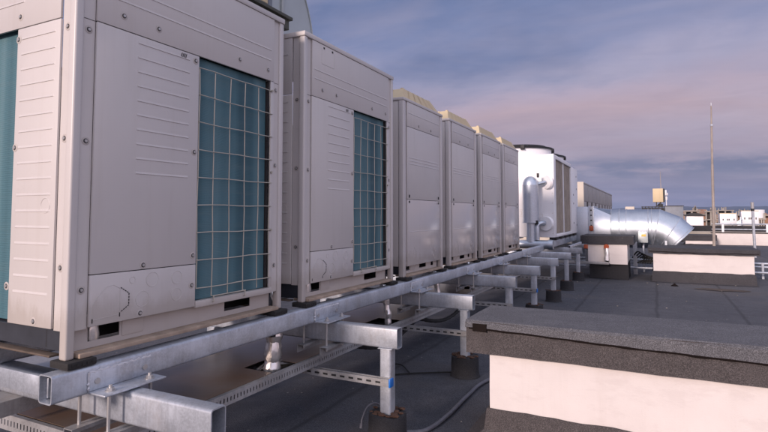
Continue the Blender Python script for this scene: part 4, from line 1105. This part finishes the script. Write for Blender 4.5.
n1 = wn(.55, 7, .55, (3.1, 1.7, 0), .4); n2 = wn(1.15, 7, .52, (8.2, 4.4, 0), .5); n3 = wn(.3, 3, .5, (1, 9, 0))
K = 1.0
# colour of the cloud deck by height: pinkish low, violet blue high
wz = mth('ADD', sep.outputs['Z'], mth('ADD', mth('MULTIPLY_ADD', n1, .26, -.13), mth('MULTIPLY_ADD', n2, .08, -.04)))
base = ramp(nt, wz, [(0, (.16, .175, .26)), (.05, (.225, .205, .285)), (.09, (.28, .225, .285)), (.15, (.36, .268, .31)), (.20, (.34, .275, .345)), (.245, (.28, .265, .37)), (.29, (.16, .185, .315)), (.37, (.112, .145, .27)), (.55, (.15, .185, .32)), (.85, (.21, .24, .36))])
dark = mixc(nt, mth('MULTIPLY', ramp(nt, n1, [(.50, (0, 0, 0)), (.62, (1, 1, 1))]), .55), base, (.085, .11, .21))
lite = mixc(nt, mth('MULTIPLY', ramp(nt, n2, [(.48, (0, 0, 0)), (.72, (1, 1, 1))]), .55), dark, (.33, .29, .37))
n4 = wn(4.2, 8, .62, (5.5, 2.2, 0), 1.2); lite = mixc(nt, 1.0, lite, ramp(nt, n4, [(.3, (.95, .955, .965)), (.7, (1.05, 1.045, 1.04))]), 'MULTIPLY')
# dark slate streaks low down over the hills
mpl = nt.nodes.new('ShaderNodeMapping'); mpl.inputs['Scale'].default_value = (9, 2, 46); mpl.inputs['Location'].default_value = (2.6, 0, .4); nt.links.new(tc.outputs['Generated'], mpl.inputs['Vector'])
nl = nt.nodes.new('ShaderNodeTexNoise'); nl.inputs['Scale'].default_value = 1; nl.inputs['Detail'].default_value = 6; nl.inputs['Roughness'].default_value = .55; nt.links.new(mpl.outputs[0], nl.inputs['Vector'])
lowm = mth('MULTIPLY', ramp(nt, sep.outputs['Z'], [(.05, (0, 0, 0)), (.072, (1, 1, 1)), (.088, (1, 1, 1)), (.105, (0, 0, 0))]), ramp(nt, nl.outputs['Fac'], [(.40, (0, 0, 0)), (.54, (1, 1, 1))]))
lite = mixc(nt, mth('MULTIPLY', lowm, .8), lite, (.105, .12, .205))
# brighter, warmer overcast towards the low sun behind the camera and to the right
dv = nt.nodes.new('ShaderNodeVectorMath'); dv.operation = 'DOT_PRODUCT'; nt.links.new(tc.outputs['Generated'], dv.inputs[0]); dv.inputs[1].default_value = Vector((.72, -.62, .3)).normalized()
glow = ramp(nt, mth('MULTIPLY_ADD', dv.outputs['Value'], .5, .5), [(.45, (0, 0, 0)), (1.0, (1, 1, 1))])
gcol = mixc(nt, 1.0, lite, mixc(nt, glow, (1, 1, 1), (4.3, 3.9, 3.1)), 'MULTIPLY')
skyc = mixc(nt, 1.0, gcol, (10, 10, 10), 'MULTIPLY')
fin = mixc(nt, .96, sky.outputs[0], skyc)
for n in nt.nodes:
    if n.type == 'MIX': n.clamp_result = False; n.clamp_factor = True
nt.links.new(fin, bg.inputs['Color']); bg.inputs['Strength'].default_value = .1

# ------------------------------------------------------------------ camera and render
cam = bpy.data.cameras.new('camera'); co = bpy.data.objects.new('camera', cam); COL.objects.link(co); scene.camera = co
cam.sensor_width = 36; cam.lens = 534.365 / 768 * 36; co.rotation_euler = (R(90 + 3.114), 0, R(26.969)); cam.shift_y = -(216 - 186.041) / 768
cam.clip_start = .05; cam.clip_end = 30000
scene.render.engine = 'CYCLES'
scene.cycles.volume_bounces = 0; scene.cycles.max_bounces = 6
scene.view_settings.view_transform = 'Standard'; scene.view_settings.look = 'None'; scene.view_settings.gamma = 1; scene.view_settings.exposure = .48
scene.view_settings.use_curve_mapping = False
